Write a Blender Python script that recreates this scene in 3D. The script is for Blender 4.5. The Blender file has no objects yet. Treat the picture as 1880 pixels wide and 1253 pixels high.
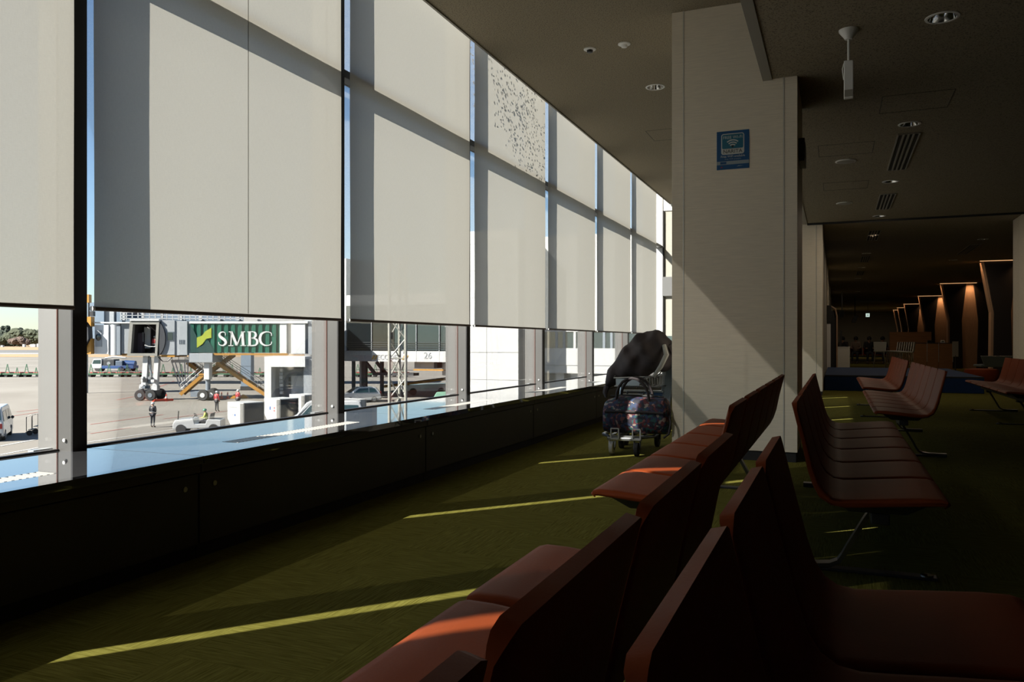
import bpy, bmesh, math, random
from mathutils import Vector, Matrix
random.seed(7)
R = math.radians
S = bpy.context.scene
COL = S.collection

# ------------------------------------------------------------------ camera, sky, sun, exposure
FPX, CX, HY = 1462.0, 940.0, 628.3          # focal length in px of a 1880 px wide frame, principal x, horizon row
EYE = 1.03
YAW = math.atan(595.0 / FPX)
cam_d = bpy.data.cameras.new('camera'); cam = bpy.data.objects.new('camera', cam_d); COL.objects.link(cam)
cam_d.sensor_width = 36.0; cam_d.lens = 36.0 * FPX / 1880.0
cam_d.shift_y = (HY - 626.5) / 1880.0
cam_d.clip_start = 0.05; cam_d.clip_end = 5000
cam.location = (0, 0, EYE); cam.rotation_euler = (R(90), 0, YAW)
S.camera = cam

SUN_TO = Vector((0.525, 0.621, -0.597)).normalized()      # the way the sunlight travels
world = bpy.data.worlds.new('world'); S.world = world; world.use_nodes = True
wn = world.node_tree; wn.nodes.clear()
sky = wn.nodes.new('ShaderNodeTexSky'); sky.sky_type = 'NISHITA'; sky.sun_disc = False
sky.sun_elevation = math.asin(-SUN_TO.z); sky.sun_rotation = math.atan2(-SUN_TO.x, -SUN_TO.y)
sky.altitude = 50; sky.air_density = 1.0; sky.dust_density = 0.25; sky.ozone_density = 1.3
bg = wn.nodes.new('ShaderNodeBackground'); bg.inputs['Strength'].default_value = 0.19
wo = wn.nodes.new('ShaderNodeOutputWorld')
wb = wn.nodes.new('ShaderNodeMix'); wb.data_type = 'RGBA'; wb.blend_type = 'MULTIPLY'; wb.inputs[0].default_value = 1.0; wb.inputs[7].default_value = (0.92, 1.03, 1.13, 1)   # white balance of the sky
wn.links.new(sky.outputs['Color'], wb.inputs[6]); wn.links.new(wb.outputs[2], bg.inputs['Color']); wn.links.new(bg.outputs[0], wo.inputs['Surface'])
sun_d = bpy.data.lights.new('sun', 'SUN'); sun = bpy.data.objects.new('sun', sun_d); COL.objects.link(sun)
sun_d.energy = 27.0; sun_d.angle = R(0.35); sun_d.color = (1.0, 0.95, 0.87)
sun.rotation_euler = SUN_TO.to_track_quat('-Z', 'Y').to_euler(); sun.location = (-30, -40, 60)
vs = S.view_settings
S.display_settings.display_device = 'sRGB'
vs.view_transform = 'Standard'; vs.look = 'None'; vs.gamma = 1.0; vs.use_curve_mapping = False
vs.exposure = 0.0

# ------------------------------------------------------------------ projecting helpers (photo pixel -> place in the world)
FWD = Vector((-math.sin(YAW), math.cos(YAW), 0)); RGT = Vector((math.cos(YAW), math.sin(YAW), 0))
def ray(u, v): return FWD + RGT * ((u - CX) / FPX) + Vector((0, 0, -(v - HY) / FPX))
def at_depth(u, v, d): return Vector((0, 0, EYE)) + ray(u, v) * d
def on_x(u, v, x): r = ray(u, v); return Vector((0, 0, EYE)) + r * (x / r.x)
def on_y(u, v, y): r = ray(u, v); return Vector((0, 0, EYE)) + r * (y / r.y)
def on_z(u, v, z): r = ray(u, v); return Vector((0, 0, EYE)) + r * ((z - EYE) / r.z)

# ------------------------------------------------------------------ materials
M = {}
def nmat(name):
    m = bpy.data.materials.new(name); m.use_nodes = True; m.node_tree.nodes.clear(); M[name] = m
    return m, m.node_tree.nodes, m.node_tree.links
def mat(name, col, rough=0.6, metal=0.0, var=0.0, vscale=8.0, bump=0.0, bscale=60.0, coat=0.0, spec=0.5, stretch=(1, 1, 1), emit=None, estr=1.0):
    m, N, L = nmat(name)
    out = N.new('ShaderNodeOutputMaterial'); p = N.new('ShaderNodeBsdfPrincipled'); L.new(p.outputs[0], out.inputs[0])
    p.inputs['Base Color'].default_value = (*col, 1); p.inputs['Roughness'].default_value = rough
    p.inputs['Metallic'].default_value = metal; p.inputs['Coat Weight'].default_value = coat
    p.inputs['Specular IOR Level'].default_value = spec
    if var or bump:
        tc = N.new('ShaderNodeTexCoord'); mp = N.new('ShaderNodeMapping'); mp.inputs['Scale'].default_value = stretch
        L.new(tc.outputs['Object'], mp.inputs[0])
    if var:
        n = N.new('ShaderNodeTexNoise'); n.inputs['Scale'].default_value = vscale; n.inputs['Detail'].default_value = 6
        L.new(mp.outputs[0], n.inputs['Vector'])
        r = N.new('ShaderNodeValToRGB'); r.color_ramp.elements[0].position = 0.3; r.color_ramp.elements[1].position = 0.7
        r.color_ramp.elements[0].color = (*[c * (1 - var) for c in col], 1); r.color_ramp.elements[1].color = (*[min(1, c * (1 + var)) for c in col], 1)
        L.new(n.outputs['Fac'], r.inputs[0]); L.new(r.outputs[0], p.inputs['Base Color'])
    if bump:
        n2 = N.new('ShaderNodeTexNoise'); n2.inputs['Scale'].default_value = bscale; n2.inputs['Detail'].default_value = 4
        L.new(mp.outputs[0], n2.inputs['Vector'])
        b = N.new('ShaderNodeBump'); b.inputs['Strength'].default_value = bump; b.inputs['Distance'].default_value = 0.01
        L.new(n2.outputs['Fac'], b.inputs['Height']); L.new(b.outputs[0], p.inputs['Normal'])
    if emit:
        p.inputs['Emission Color'].default_value = (*emit, 1); p.inputs['Emission Strength'].default_value = estr
    return m

def blind_mat():
    m, N, L = nmat('blind_fabric')
    out = N.new('ShaderNodeOutputMaterial')
    tc = N.new('ShaderNodeTexCoord'); mp = N.new('ShaderNodeMapping'); mp.inputs['Scale'].default_value = (1, 3, 40)
    w = N.new('ShaderNodeTexNoise'); w.inputs['Scale'].default_value = 14; w.inputs['Detail'].default_value = 5
    mp2 = N.new('ShaderNodeMapping'); mp2.inputs['Scale'].default_value = (1, 40, 2)
    w2 = N.new('ShaderNodeTexNoise'); w2.inputs['Scale'].default_value = 14; w2.inputs['Detail'].default_value = 5
    L.new(tc.outputs['Object'], mp.inputs[0]); L.new(mp.outputs[0], w.inputs['Vector'])
    L.new(tc.outputs['Object'], mp2.inputs[0]); L.new(mp2.outputs[0], w2.inputs['Vector'])
    ad = N.new('ShaderNodeMath'); ad.operation = 'ADD'; L.new(w.outputs['Fac'], ad.inputs[0]); L.new(w2.outputs['Fac'], ad.inputs[1])
    rp = N.new('ShaderNodeValToRGB'); rp.color_ramp.elements[0].position = 0.35; rp.color_ramp.elements[1].position = 0.7
    hf = N.new('ShaderNodeMath'); hf.operation = 'MULTIPLY'; hf.inputs[1].default_value = 0.5
    L.new(ad.outputs[0], hf.inputs[0]); L.new(hf.outputs[0], rp.inputs[0])
    rp.color_ramp.elements[0].color = (0.58, 0.553, 0.485, 1); rp.color_ramp.elements[1].color = (0.655, 0.627, 0.55, 1)
    df = N.new('ShaderNodeBsdfDiffuse'); tl = N.new('ShaderNodeBsdfTranslucent'); tr = N.new('ShaderNodeBsdfTransparent')
    L.new(rp.outputs[0], df.inputs[0]); L.new(rp.outputs[0], tl.inputs[0])
    m1 = N.new('ShaderNodeMixShader'); m1.inputs[0].default_value = BLIND_T; L.new(df.outputs[0], m1.inputs[1]); L.new(tl.outputs[0], m1.inputs[2])
    m2 = N.new('ShaderNodeMixShader'); m2.inputs[0].default_value = BLIND_OPEN; L.new(m1.outputs[0], m2.inputs[1]); L.new(tr.outputs[0], m2.inputs[2])
    L.new(m2.outputs[0], out.inputs[0])
BLIND_T, BLIND_OPEN = 0.335, 0.042
blind_mat()

def glass_mat(name, tint, refl=0.6):
    m, N, L = nmat(name)
    out = N.new('ShaderNodeOutputMaterial'); t = N.new('ShaderNodeBsdfTransparent'); t.inputs[0].default_value = (*tint, 1)
    g = N.new('ShaderNodeBsdfGlossy'); g.inputs['Roughness'].default_value = 0.0
    lw = N.new('ShaderNodeFresnel'); lw.inputs[0].default_value = 1.5
    mu = N.new('ShaderNodeMath'); mu.operation = 'MULTIPLY'; mu.inputs[1].default_value = refl; L.new(lw.outputs[0], mu.inputs[0])
    mx = N.new('ShaderNodeMixShader'); L.new(mu.outputs[0], mx.inputs[0]); L.new(t.outputs[0], mx.inputs[1]); L.new(g.outputs[0], mx.inputs[2])
    L.new(mx.outputs[0], out.inputs[0])
glass_mat('window_glass', (0.95, 0.96, 0.96), 0.5)

def carpet_mat():
    m, N, L = nmat('carpet')
    out = N.new('ShaderNodeOutputMaterial'); p = N.new('ShaderNodeBsdfPrincipled'); L.new(p.outputs[0], out.inputs[0])
    p.inputs['Roughness'].default_value = 0.95; p.inputs['Specular IOR Level'].default_value = 0.1
    p.inputs['Specular IOR Level'].default_value = 0.02
    tc = N.new('ShaderNodeTexCoord')
    ck = N.new('ShaderNodeTexChecker'); ck.inputs['Scale'].default_value = 2.0; L.new(tc.outputs['Object'], ck.inputs['Vector'])
    ck.inputs['Color1'].default_value = (0, 0, 0, 1); ck.inputs['Color2'].default_value = (1, 1, 1, 1)
    outs = []
    for sc in ((4, 90, 1), (90, 4, 1)):
        mp = N.new('ShaderNodeMapping'); mp.inputs['Scale'].default_value = sc; L.new(tc.outputs['Object'], mp.inputs[0])
        n = N.new('ShaderNodeTexNoise'); n.inputs['Scale'].default_value = 1.6; n.inputs['Detail'].default_value = 5; n.inputs['Roughness'].default_value = 0.65
        L.new(mp.outputs[0], n.inputs['Vector']); outs.append(n.outputs['Fac'])
    mx = N.new('ShaderNodeMix'); L.new(ck.outputs['Fac'], mx.inputs[0]); L.new(outs[0], mx.inputs[2]); L.new(outs[1], mx.inputs[3])
    r = N.new('ShaderNodeValToRGB'); r.color_ramp.elements[0].position = 0.33; r.color_ramp.elements[1].position = 0.62
    r.color_ramp.elements[0].color = (0.074, 0.067, 0.0105, 1); r.color_ramp.elements[1].color = (0.160, 0.147, 0.034, 1)
    L.new(mx.outputs[0], r.inputs[0]); L.new(r.outputs[0], p.inputs['Base Color'])
    b = N.new('ShaderNodeBump'); b.inputs['Strength'].default_value = 0.5; b.inputs['Distance'].default_value = 0.008
    L.new(mx.outputs[0], b.inputs['Height']); L.new(b.outputs[0], p.inputs['Normal'])
carpet_mat()

def speckle_mat(name, c0, c1, scale=70, thr=0.42):
    m, N, L = nmat(name)
    out = N.new('ShaderNodeOutputMaterial'); p = N.new('ShaderNodeBsdfPrincipled'); L.new(p.outputs[0], out.inputs[0])
    p.inputs['Roughness'].default_value = 0.9; p.inputs['Specular IOR Level'].default_value = 0.15
    tc = N.new('ShaderNodeTexCoord')
    n = N.new('ShaderNodeTexNoise'); n.inputs['Scale'].default_value = scale; n.inputs['Detail'].default_value = 3; L.new(tc.outputs['Object'], n.inputs['Vector'])
    r = N.new('ShaderNodeValToRGB'); r.color_ramp.elements[0].position = thr - 0.06; r.color_ramp.elements[1].position = thr + 0.02
    r.color_ramp.elements[0].color = (*c1, 1); r.color_ramp.elements[1].color = (*c0, 1)
    L.new(n.outputs['Fac'], r.inputs[0]); L.new(r.outputs[0], p.inputs['Base Color'])
speckle_mat('ceiling_board', (0.31, 0.265, 0.19), (0.145, 0.12, 0.087), 95, 0.44)

def floral_mat():
    m, N, L = nmat('floral_cloth')
    out = N.new('ShaderNodeOutputMaterial'); p = N.new('ShaderNodeBsdfPrincipled'); L.new(p.outputs[0], out.inputs[0])
    p.inputs['Roughness'].default_value = 0.7
    tc = N.new('ShaderNodeTexCoord'); v = N.new('ShaderNodeTexVoronoi'); v.inputs['Scale'].default_value = 38
    nz = N.new('ShaderNodeTexNoise'); nz.inputs['Scale'].default_value = 12
    mxv = N.new('ShaderNodeVectorMath'); mxv.operation = 'MULTIPLY_ADD'; mxv.inputs[1].default_value = (0.09, 0.09, 0.09)
    L.new(tc.outputs['Object'], nz.inputs['Vector']); L.new(nz.outputs['Color'], mxv.inputs[0]); L.new(tc.outputs['Object'], mxv.inputs[2])
    L.new(mxv.outputs[0], v.inputs['Vector'])
    sp = N.new('ShaderNodeSeparateColor'); L.new(v.outputs['Color'], sp.inputs[0])
    r = N.new('ShaderNodeValToRGB'); r.color_ramp.interpolation = 'CONSTANT'
    pal = [(0.0, (0.02, 0.02, 0.04)), (0.22, (0.16, 0.03, 0.04)), (0.36, (0.03, 0.06, 0.15)), (0.5, (0.04, 0.03, 0.05)), (0.62, (0.03, 0.13, 0.13)), (0.72, (0.30, 0.11, 0.10)), (0.82, (0.06, 0.04, 0.10)), (0.93, (0.42, 0.33, 0.28))]
    e = r.color_ramp.elements
    e[0].position = 0; e[0].color = (*pal[0][1], 1); e[1].position = pal[1][0]; e[1].color = (*pal[1][1], 1)
    pal = [(q, tuple(x * 0.62 for x in c)) for q, c in pal]
    e[0].color = (*pal[0][1], 1); e[1].color = (*pal[1][1], 1)
    for q, c in pal[2:]:
        x = e.new(q); x.color = (*c, 1)
    L.new(sp.outputs[0], r.inputs[0]); L.new(r.outputs[0], p.inputs['Base Color'])
floral_mat()

def concrete_mat():
    m, N, L = nmat('apron_concrete')
    out = N.new('ShaderNodeOutputMaterial'); p = N.new('ShaderNodeBsdfPrincipled'); L.new(p.outputs[0], out.inputs[0])
    p.inputs['Roughness'].default_value = 0.9; p.inputs['Specular IOR Level'].default_value = 0.2
    tc = N.new('ShaderNodeTexCoord')
    n = N.new('ShaderNodeTexNoise'); n.inputs['Scale'].default_value = 0.09; n.inputs['Detail'].default_value = 7; L.new(tc.outputs['Object'], n.inputs['Vector'])
    r = N.new('ShaderNodeValToRGB'); r.color_ramp.elements[0].position = 0.35; r.color_ramp.elements[1].position = 0.65
    r.color_ramp.elements[0].color = (0.145, 0.132, 0.113, 1); r.color_ramp.elements[1].color = (0.180, 0.167, 0.145, 1)
    L.new(n.outputs['Fac'], r.inputs[0]); L.new(r.outputs[0], p.inputs['Base Color'])
concrete_mat()

mat('seat_leather', (0.195, 0.038, 0.0105), 0.5, var=0.10, vscale=5, bump=0.05, bscale=160, spec=0.07)
mat('dark_metal', (0.05, 0.05, 0.052), 0.45, 0.6)
mat('leg_metal', (0.16, 0.16, 0.165), 0.28, 0.9)
mat('column_cladding', (0.78, 0.70, 0.57), 0.5, var=0.06, vscale=6, stretch=(1, 1, 14), bump=0.06, bscale=40)
mat('joint_trim', (0.75, 0.74, 0.70), 0.35, 0.5)
mat('black_recess', (0.015, 0.015, 0.016), 0.7)
mat('aluminium', (0.088, 0.085, 0.080), 0.5, 0.0, var=0.04, vscale=3)
mat('mullion_black', (0.012, 0.010, 0.009), 0.5)
mat('sealant', (0.07, 0.018, 0.008), 0.7)
mat('sill_stone', (0.075, 0.075, 0.078), 0.03, 0.0, coat=1.0, spec=0.7)
mat('sill_slat', (0.62, 0.60, 0.56), 0.25, 0.3)
mat('cabinet_paint', (0.045, 0.044, 0.040), 0.55, var=0.08, vscale=3)
mat('lock_metal', (0.45, 0.44, 0.40), 0.3, 0.9)
mat('blind_bar', (0.10, 0.065, 0.04), 0.5)
mat('white_plastic', (0.78, 0.78, 0.76), 0.4)
mat('wall_paint', (0.27, 0.25, 0.21), 0.85, var=0.04, vscale=2)
mat('dark_wall', (0.05, 0.045, 0.04), 0.85, var=0.1, vscale=2)
mat('white_wall', (0.72, 0.71, 0.68), 0.7)
mat('trim_paint', (0.30, 0.28, 0.24), 0.6)
mat('chrome', (0.75, 0.75, 0.74), 0.08, 1.0)
mat('sign_blue', (0.01, 0.09, 0.24), 0.4)
mat('sign_teal', (0.02, 0.16, 0.25), 0.4)
mat('sign_white', (0.60, 0.62, 0.60), 0.5)
mat('sign_grey', (0.30, 0.36, 0.40), 0.5)
mat('sign_red', (0.4, 0.03, 0.03), 0.5)
mat('sign_dark', (0.02, 0.025, 0.03), 0.5)
mat('black_cloth', (0.030, 0.023, 0.025), 0.8, var=0.2, vscale=6, bump=0.2, bscale=30)
mat('grey_strap', (0.28, 0.28, 0.26), 0.8)
mat('black_plastic', (0.02, 0.02, 0.02), 0.4)
mat('trolley_grey', (0.16, 0.20, 0.23), 0.4, 0.3)
mat('trolley_steel', (0.32, 0.33, 0.33), 0.3, 0.8)
mat('trolley_blue', (0.02, 0.07, 0.16), 0.5)
mat('rubber', (0.02, 0.02, 0.02), 0.8)
mat('wheel_white', (0.6, 0.6, 0.57), 0.5)
mat('blue_carpet', (0.002, 0.024, 0.09), 0.9, var=0.1, vscale=10)
mat('kiosk_wood', (0.36, 0.16, 0.05), 0.5, var=0.12, vscale=3, stretch=(1, 1, 6))
mat('pier_dark', (0.016, 0.011, 0.009), 0.7)
mat('panel_brown', (0.42, 0.27, 0.17), 0.7, var=0.08, vscale=4, stretch=(6, 6, 1))
mat('cove_glow', (0.9, 0.6, 0.35), 0.5, emit=(1.0, 0.55, 0.25), estr=1.2)
mat('exit_glow', (0.9, 1, 0.9), 0.5, emit=(0.75, 0.95, 0.85), estr=0.7)
mat('stool_white', (0.62, 0.63, 0.62), 0.4)
# outside
OA = 0.56      # outdoor reflectances, one dial
def omat(name, col, *a, **k): return mat(name, tuple(c * OA for c in col), *a, **k)
omat('line_red', (0.40, 0.12, 0.09), 0.9); omat('line_white', (0.5, 0.49, 0.46), 0.9); omat('dry_grass', (0.42, 0.27, 0.13), 0.95, var=0.15, vscale=0.05)
omat('bounce_cut_dark', (0.07, 0.07, 0.072), 0.95, var=0.1, vscale=0.3)  # dark ground colour that keeps bounced light off the blinds
omat('taxiway', (0.17, 0.165, 0.155), 0.9)
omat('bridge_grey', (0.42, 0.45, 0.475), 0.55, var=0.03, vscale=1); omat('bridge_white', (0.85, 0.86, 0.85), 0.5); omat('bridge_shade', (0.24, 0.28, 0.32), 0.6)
omat('bridge_green', (0.003, 0.135, 0.08), 0.45, var=0.04, vscale=1); omat('logo_dark', (0.002, 0.055, 0.045), 0.5); omat('logo_lime', (0.42, 0.50, 0.03), 0.5)
omat('letter_white', (0.80, 0.80, 0.78), 0.5)
omat('wire_dark', (0.10, 0.09, 0.08), 0.5)
omat('bellows', (0.05, 0.055, 0.065), 0.8); omat('cab_frame', (0.36, 0.35, 0.31), 0.6); omat('cab_inside', (0.075, 0.06, 0.065), 0.8); omat('cab_purple', (0.12, 0.09, 0.11), 0.8)
omat('yellow_paint', (0.58, 0.27, 0.02), 0.5); omat('stair_orange', (0.50, 0.24, 0.03), 0.5); omat('rail_steel', (0.42, 0.44, 0.45), 0.4, 0.4)
omat('concourse_blue', (0.20, 0.27, 0.35), 0.6); omat('concourse_dark', (0.10, 0.14, 0.20), 0.6); omat('lattice_white', (0.62, 0.64, 0.66), 0.5)
omat('facade_white', (0.58, 0.58, 0.57), 0.6); omat('facade_grey', (0.28, 0.28, 0.275), 0.6); omat('facade_joint', (0.28, 0.28, 0.28), 0.8)
omat('dark_glass', (0.012, 0.016, 0.018), 0.04, spec=0.7); omat('teal_glass', (0.035, 0.06, 0.065), 0.05, spec=0.8)
omat('steel_dark', (0.025, 0.028, 0.032), 0.6); omat('tower_paint', (0.44, 0.43, 0.37), 0.5)
omat('hazard_yellow', (0.55, 0.33, 0.05), 0.6); omat('number_grey', (0.33, 0.34, 0.35), 0.6)
omat('car_white', (0.68, 0.69, 0.69), 0.25, coat=0.5); omat('car_glass', (0.03, 0.07, 0.07), 0.05, spec=0.8); omat('car_black', (0.02, 0.02, 0.022), 0.5)
omat('tail_red', (0.4, 0.02, 0.02), 0.3)
omat('container_white', (0.62, 0.62, 0.60), 0.5, var=0.05, vscale=3); omat('container_metal', (0.35, 0.34, 0.32), 0.4, 0.4); omat('container_dark', (0.05, 0.06, 0.075), 0.6); omat('container_black', (0.025, 0.025, 0.028), 0.6)
omat('mark_blue', (0.05, 0.15, 0.45), 0.6); omat('mark_pink', (0.55, 0.15, 0.17), 0.6); omat('mark_grey', (0.42, 0.42, 0.42), 0.6)
omat('dolly_green', (0.05, 0.17, 0.08), 0.6); omat('dolly_red', (0.45, 0.07, 0.05), 0.6)
omat('truck_blue', (0.03, 0.09, 0.26), 0.4)
omat('cone_orange', (0.75, 0.07, 0.025), 0.5); omat('skin', (0.50, 0.30, 0.21), 0.6); omat('jacket_red', (0.50, 0.02, 0.03), 0.7)
omat('jacket_navy', (0.018, 0.02, 0.028), 0.8); omat('trouser_dark', (0.03, 0.033, 0.045), 0.8); omat('vest_yellow', (0.55, 0.62, 0.12), 0.7)
omat('helmet_white', (0.75, 0.75, 0.74), 0.3); omat('helmet_green', (0.05, 0.28, 0.17), 0.4); omat('reflective', (0.5, 0.5, 0.5), 0.5)
omat('hair_black', (0.01, 0.009, 0.008), 0.7); omat('shirt_beige', (0.30, 0.22, 0.17), 0.8); omat('shirt_dark', (0.03, 0.026, 0.03), 0.8)
omat('pale_tent', (0.20, 0.42, 0.30), 0.7)
omat('leaf_dark', (0.022, 0.036, 0.02), 0.9, var=0.4, vscale=0.6, bump=0.6, bscale=0.6); omat('leaf_green', (0.045, 0.055, 0.022), 0.9, var=0.4, vscale=0.6, bump=0.6, bscale=0.6); omat('leaf_brown', (0.115, 0.075, 0.055), 0.9, var=0.3, vscale=0.6, bump=0.6, bscale=0.6)
omat('bark', (0.06, 0.045, 0.03), 0.9)

# ------------------------------------------------------------------ mesh helpers
class MB:
    def __init__(s): s.v = []; s.f = []
    def add(s, vs_, fs):
        o = len(s.v); s.v += [tuple(v) for v in vs_]; s.f += [tuple(i + o for i in f) for f in fs]; return s
    def bx(s, x0, x1, y0, y1, z0, z1):
        return s.add([(x0, y0, z0), (x1, y0, z0), (x1, y1, z0), (x0, y1, z0), (x0, y0, z1), (x1, y0, z1), (x1, y1, z1), (x0, y1, z1)],
                     [(0, 3, 2, 1), (4, 5, 6, 7), (0, 1, 5, 4), (1, 2, 6, 5), (2, 3, 7, 6), (3, 0, 4, 7)])
    def hexa(s, b, t):
        return s.add(list(b) + list(t), [(0, 3, 2, 1), (4, 5, 6, 7), (0, 1, 5, 4), (1, 2, 6, 5), (2, 3, 7, 6), (3, 0, 4, 7)])
    def bar(s, p, q, w, h, up=(0, 0, 1)):
        p, q = Vector(p), Vector(q); d = (q - p).normalized(); up = Vector(up)
        if abs(d.dot(up)) > 0.98: up = Vector((1, 0, 0))
        a = d.cross(up).normalized() * (w / 2); b = a.cross(d).normalized() * (h / 2)
        c = [-a - b, a - b, a + b, -a + b]
        return s.hexa([p + x for x in c], [q + x for x in c])
    def tube(s, pts, r, n=8, cap=True):
        pts = [Vector(p) for p in pts]; rs = r if isinstance(r, (list, tuple)) else [r] * len(pts)
        rings = []; prev = None
        for i, p in enumerate(pts):
            d = (pts[min(i + 1, len(pts) - 1)] - pts[max(i - 1, 0)]).normalized()
            if prev is None:
                a = d.cross(Vector((0, 0, 1)) if abs(d.z) < 0.9 else Vector((1, 0, 0))).normalized()
            else:
                a = (prev - d * prev.dot(d)).normalized()
            prev = a; b = d.cross(a)
            rings.append([p + (a * math.cos(t) + b * math.sin(t)) * rs[i] for t in [2 * math.pi * k / n for k in range(n)]])
        return s.loft(rings, cap)
    def loft(s, rings, cap=True, closed=True):
        n = len(rings[0]); vs_ = [v for r in rings for v in r]; fs = []
        for i in range(len(rings) - 1):
            for k in range(n if closed else n - 1):
                k2 = (k + 1) % n
                fs.append((i * n + k, i * n + k2, (i + 1) * n + k2, (i + 1) * n + k))
        if cap: fs.append(tuple(reversed(range(n)))); fs.append(tuple((len(rings) - 1) * n + k for k in range(n)))
        return s.add(vs_, fs)
    def lathe(s, prof, c=(0, 0, 0), n=16, cap=True):
        return s.loft([[(c[0] + r * math.cos(t), c[1] + r * math.sin(t), c[2] + z) for t in [2 * math.pi * k / n for k in range(n)]] for r, z in prof], cap)
    def prism(s, poly, fa, fb):
        """poly of 2-d points; fa / fb map a point to the two end faces"""
        return s.loft([[fa(p) for p in poly], [fb(p) for p in poly]], True)
    def ico(s, c, r, sub=2, sc=(1, 1, 1), noise=0.0, seed=0):
        bm = bmesh.new(); bmesh.ops.create_icosphere(bm, subdivisions=sub, radius=1)
        rnd = random.Random(seed)
        vs_ = []
        for v in bm.verts:
            k = 1 + noise * (rnd.random() - 0.5) * 2
            vs_.append((c[0] + v.co.x * r * sc[0] * k, c[1] + v.co.y * r * sc[1] * k, c[2] + v.co.z * r * sc[2] * k))
        fs = [[v.index for v in f.verts] for f in bm.faces]; bm.free()
        return s.add(vs_, fs)
    def build(s, name, m, parent=None, smooth=False, bevel=0.0, loc=None, rotz=0.0, seg=2):
        me = bpy.data.meshes.new(name)
        bm = bmesh.new()
        bvs = [bm.verts.new(v) for v in s.v]
        for f in s.f:
            try: bm.faces.new([bvs[i] for i in f])
            except ValueError: pass
        bmesh.ops.recalc_face_normals(bm, faces=bm.faces)
        if bevel:
            ed = [e for e in bm.edges if len(e.link_faces) == 2 and e.calc_face_angle(0) > 0.5]
            bmesh.ops.bevel(bm, geom=ed, offset=bevel, segments=seg, affect='EDGES', profile=0.5, clamp_overlap=True)
        bm.to_mesh(me); bm.free()
        if smooth:
            for p in me.polygons: p.use_smooth = True
            me.set_sharp_from_angle(angle=R(38))
        me.materials.append(M[m])
        o = bpy.data.objects.new(name, me); COL.objects.link(o)
        if parent is not None: o.parent = parent
        if loc is not None: o.location = loc
        if rotz: o.rotation_euler = (0, 0, rotz)
        return o

def tag(o, label=None, cat=None, group=None, kind=None):
    if label: o['label'] = label
    if cat: o['category'] = cat
    if group: o['group'] = group
    if kind: o['kind'] = kind
    return o
def thing(name, label, cat, loc=(0, 0, 0), rotz=0.0, group=None):
    o = bpy.data.objects.new(name, None); COL.objects.link(o); o.empty_display_size = 0.1
    o.location = loc; o.rotation_euler = (0, 0, rotz)
    return tag(o, label, cat, group)
def struct(o, label=None): o['kind'] = 'structure'; return tag(o, label) if label else o
def sempty(name, loc=(0, 0, 0), label=None):
    o = bpy.data.objects.new(name, None); COL.objects.link(o); o.location = loc; o['kind'] = 'structure'
    if label: o['label'] = label
    return o
def copy_tree(o, parent=None, label=None):
    c = o.copy(); COL.objects.link(c)
    if parent is not None: c.parent = parent
    for ch in list(o.children): copy_tree(ch, c)
    if label: c['label'] = label
    return c
def share(o, parent, loc=None):
    c = o.copy(); COL.objects.link(c); c.parent = parent
    if loc is not None: c.location = loc
    return c
def eval_mesh(o, name, m):
    dg = bpy.context.evaluated_depsgraph_get(); dg.update()
    me = bpy.data.meshes.new_from_object(o.evaluated_get(dg), depsgraph=dg)
    me.name = name; me.materials.clear(); me.materials.append(M[m])
    return me
def text(name, body, size, ext, m, parent, loc, rot, align='CENTER'):
    cu = bpy.data.curves.new(name, 'FONT'); cu.body = body; cu.size = size; cu.extrude = ext; cu.align_x = align; cu.align_y = 'CENTER'; cu.resolution_u = 3
    t = bpy.data.objects.new(name + '_curve', cu); COL.objects.link(t)
    me = eval_mesh(t, name, m); bpy.data.objects.remove(t); bpy.data.curves.remove(cu)
    o = bpy.data.objects.new(name, me); COL.objects.link(o); o.parent = parent; o.location = loc; o.rotation_euler = rot
    return o
def skin_obj(name, pts, edges, radii, m, parent, root=0, sub=1):
    me = bpy.data.meshes.new(name); me.from_pydata([tuple(p) for p in pts], edges, [])
    o = bpy.data.objects.new(name + '_tmp', me); COL.objects.link(o)
    sk = o.modifiers.new('skin', 'SKIN'); sk.use_smooth_shade = True
    for i, sv in enumerate(me.skin_vertices[0].data):
        r = radii[i]; sv.radius = r if isinstance(r, tuple) else (r, r); sv.use_root = (i == root)
    ss = o.modifiers.new('sub', 'SUBSURF'); ss.levels = sub; ss.render_levels = sub
    me2 = eval_mesh(o, name, m); bpy.data.objects.remove(o); bpy.data.meshes.remove(me)
    for p in me2.polygons: p.use_smooth = True
    q = bpy.data.objects.new(name, me2); COL.objects.link(q); q.parent = parent
    return q
ORD = ['first', 'second', 'third', 'fourth', 'fifth', 'sixth', 'seventh', 'eighth', 'ninth', 'tenth', 'eleventh', 'twelfth', 'thirteenth', 'fourteenth', 'fifteenth', 'sixteenth', 'seventeenth', 'eighteenth']

# ================================================================== THE HALL
YM = {k: 2.81 + 2.255 * (k - 1) for k in range(-2, 8)}     # near faces of the mullions
XG, XB, XC, XS = -3.58, -3.425, -2.80, -2.77           # glass, blind fabric, cabinet front, sill edge
SILL, ZI, ZW, ROOF = 0.49, 3.30, 4.00, 4.80
Y0, YEND, YFAR, XR = -5.0, 17.12, 66.0, 12.0

struct(MB().bx(-3.56, XR, Y0, YFAR, -0.30, 0.0).build('floor', 'carpet'), 'olive green ribbed carpet floor')

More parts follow.
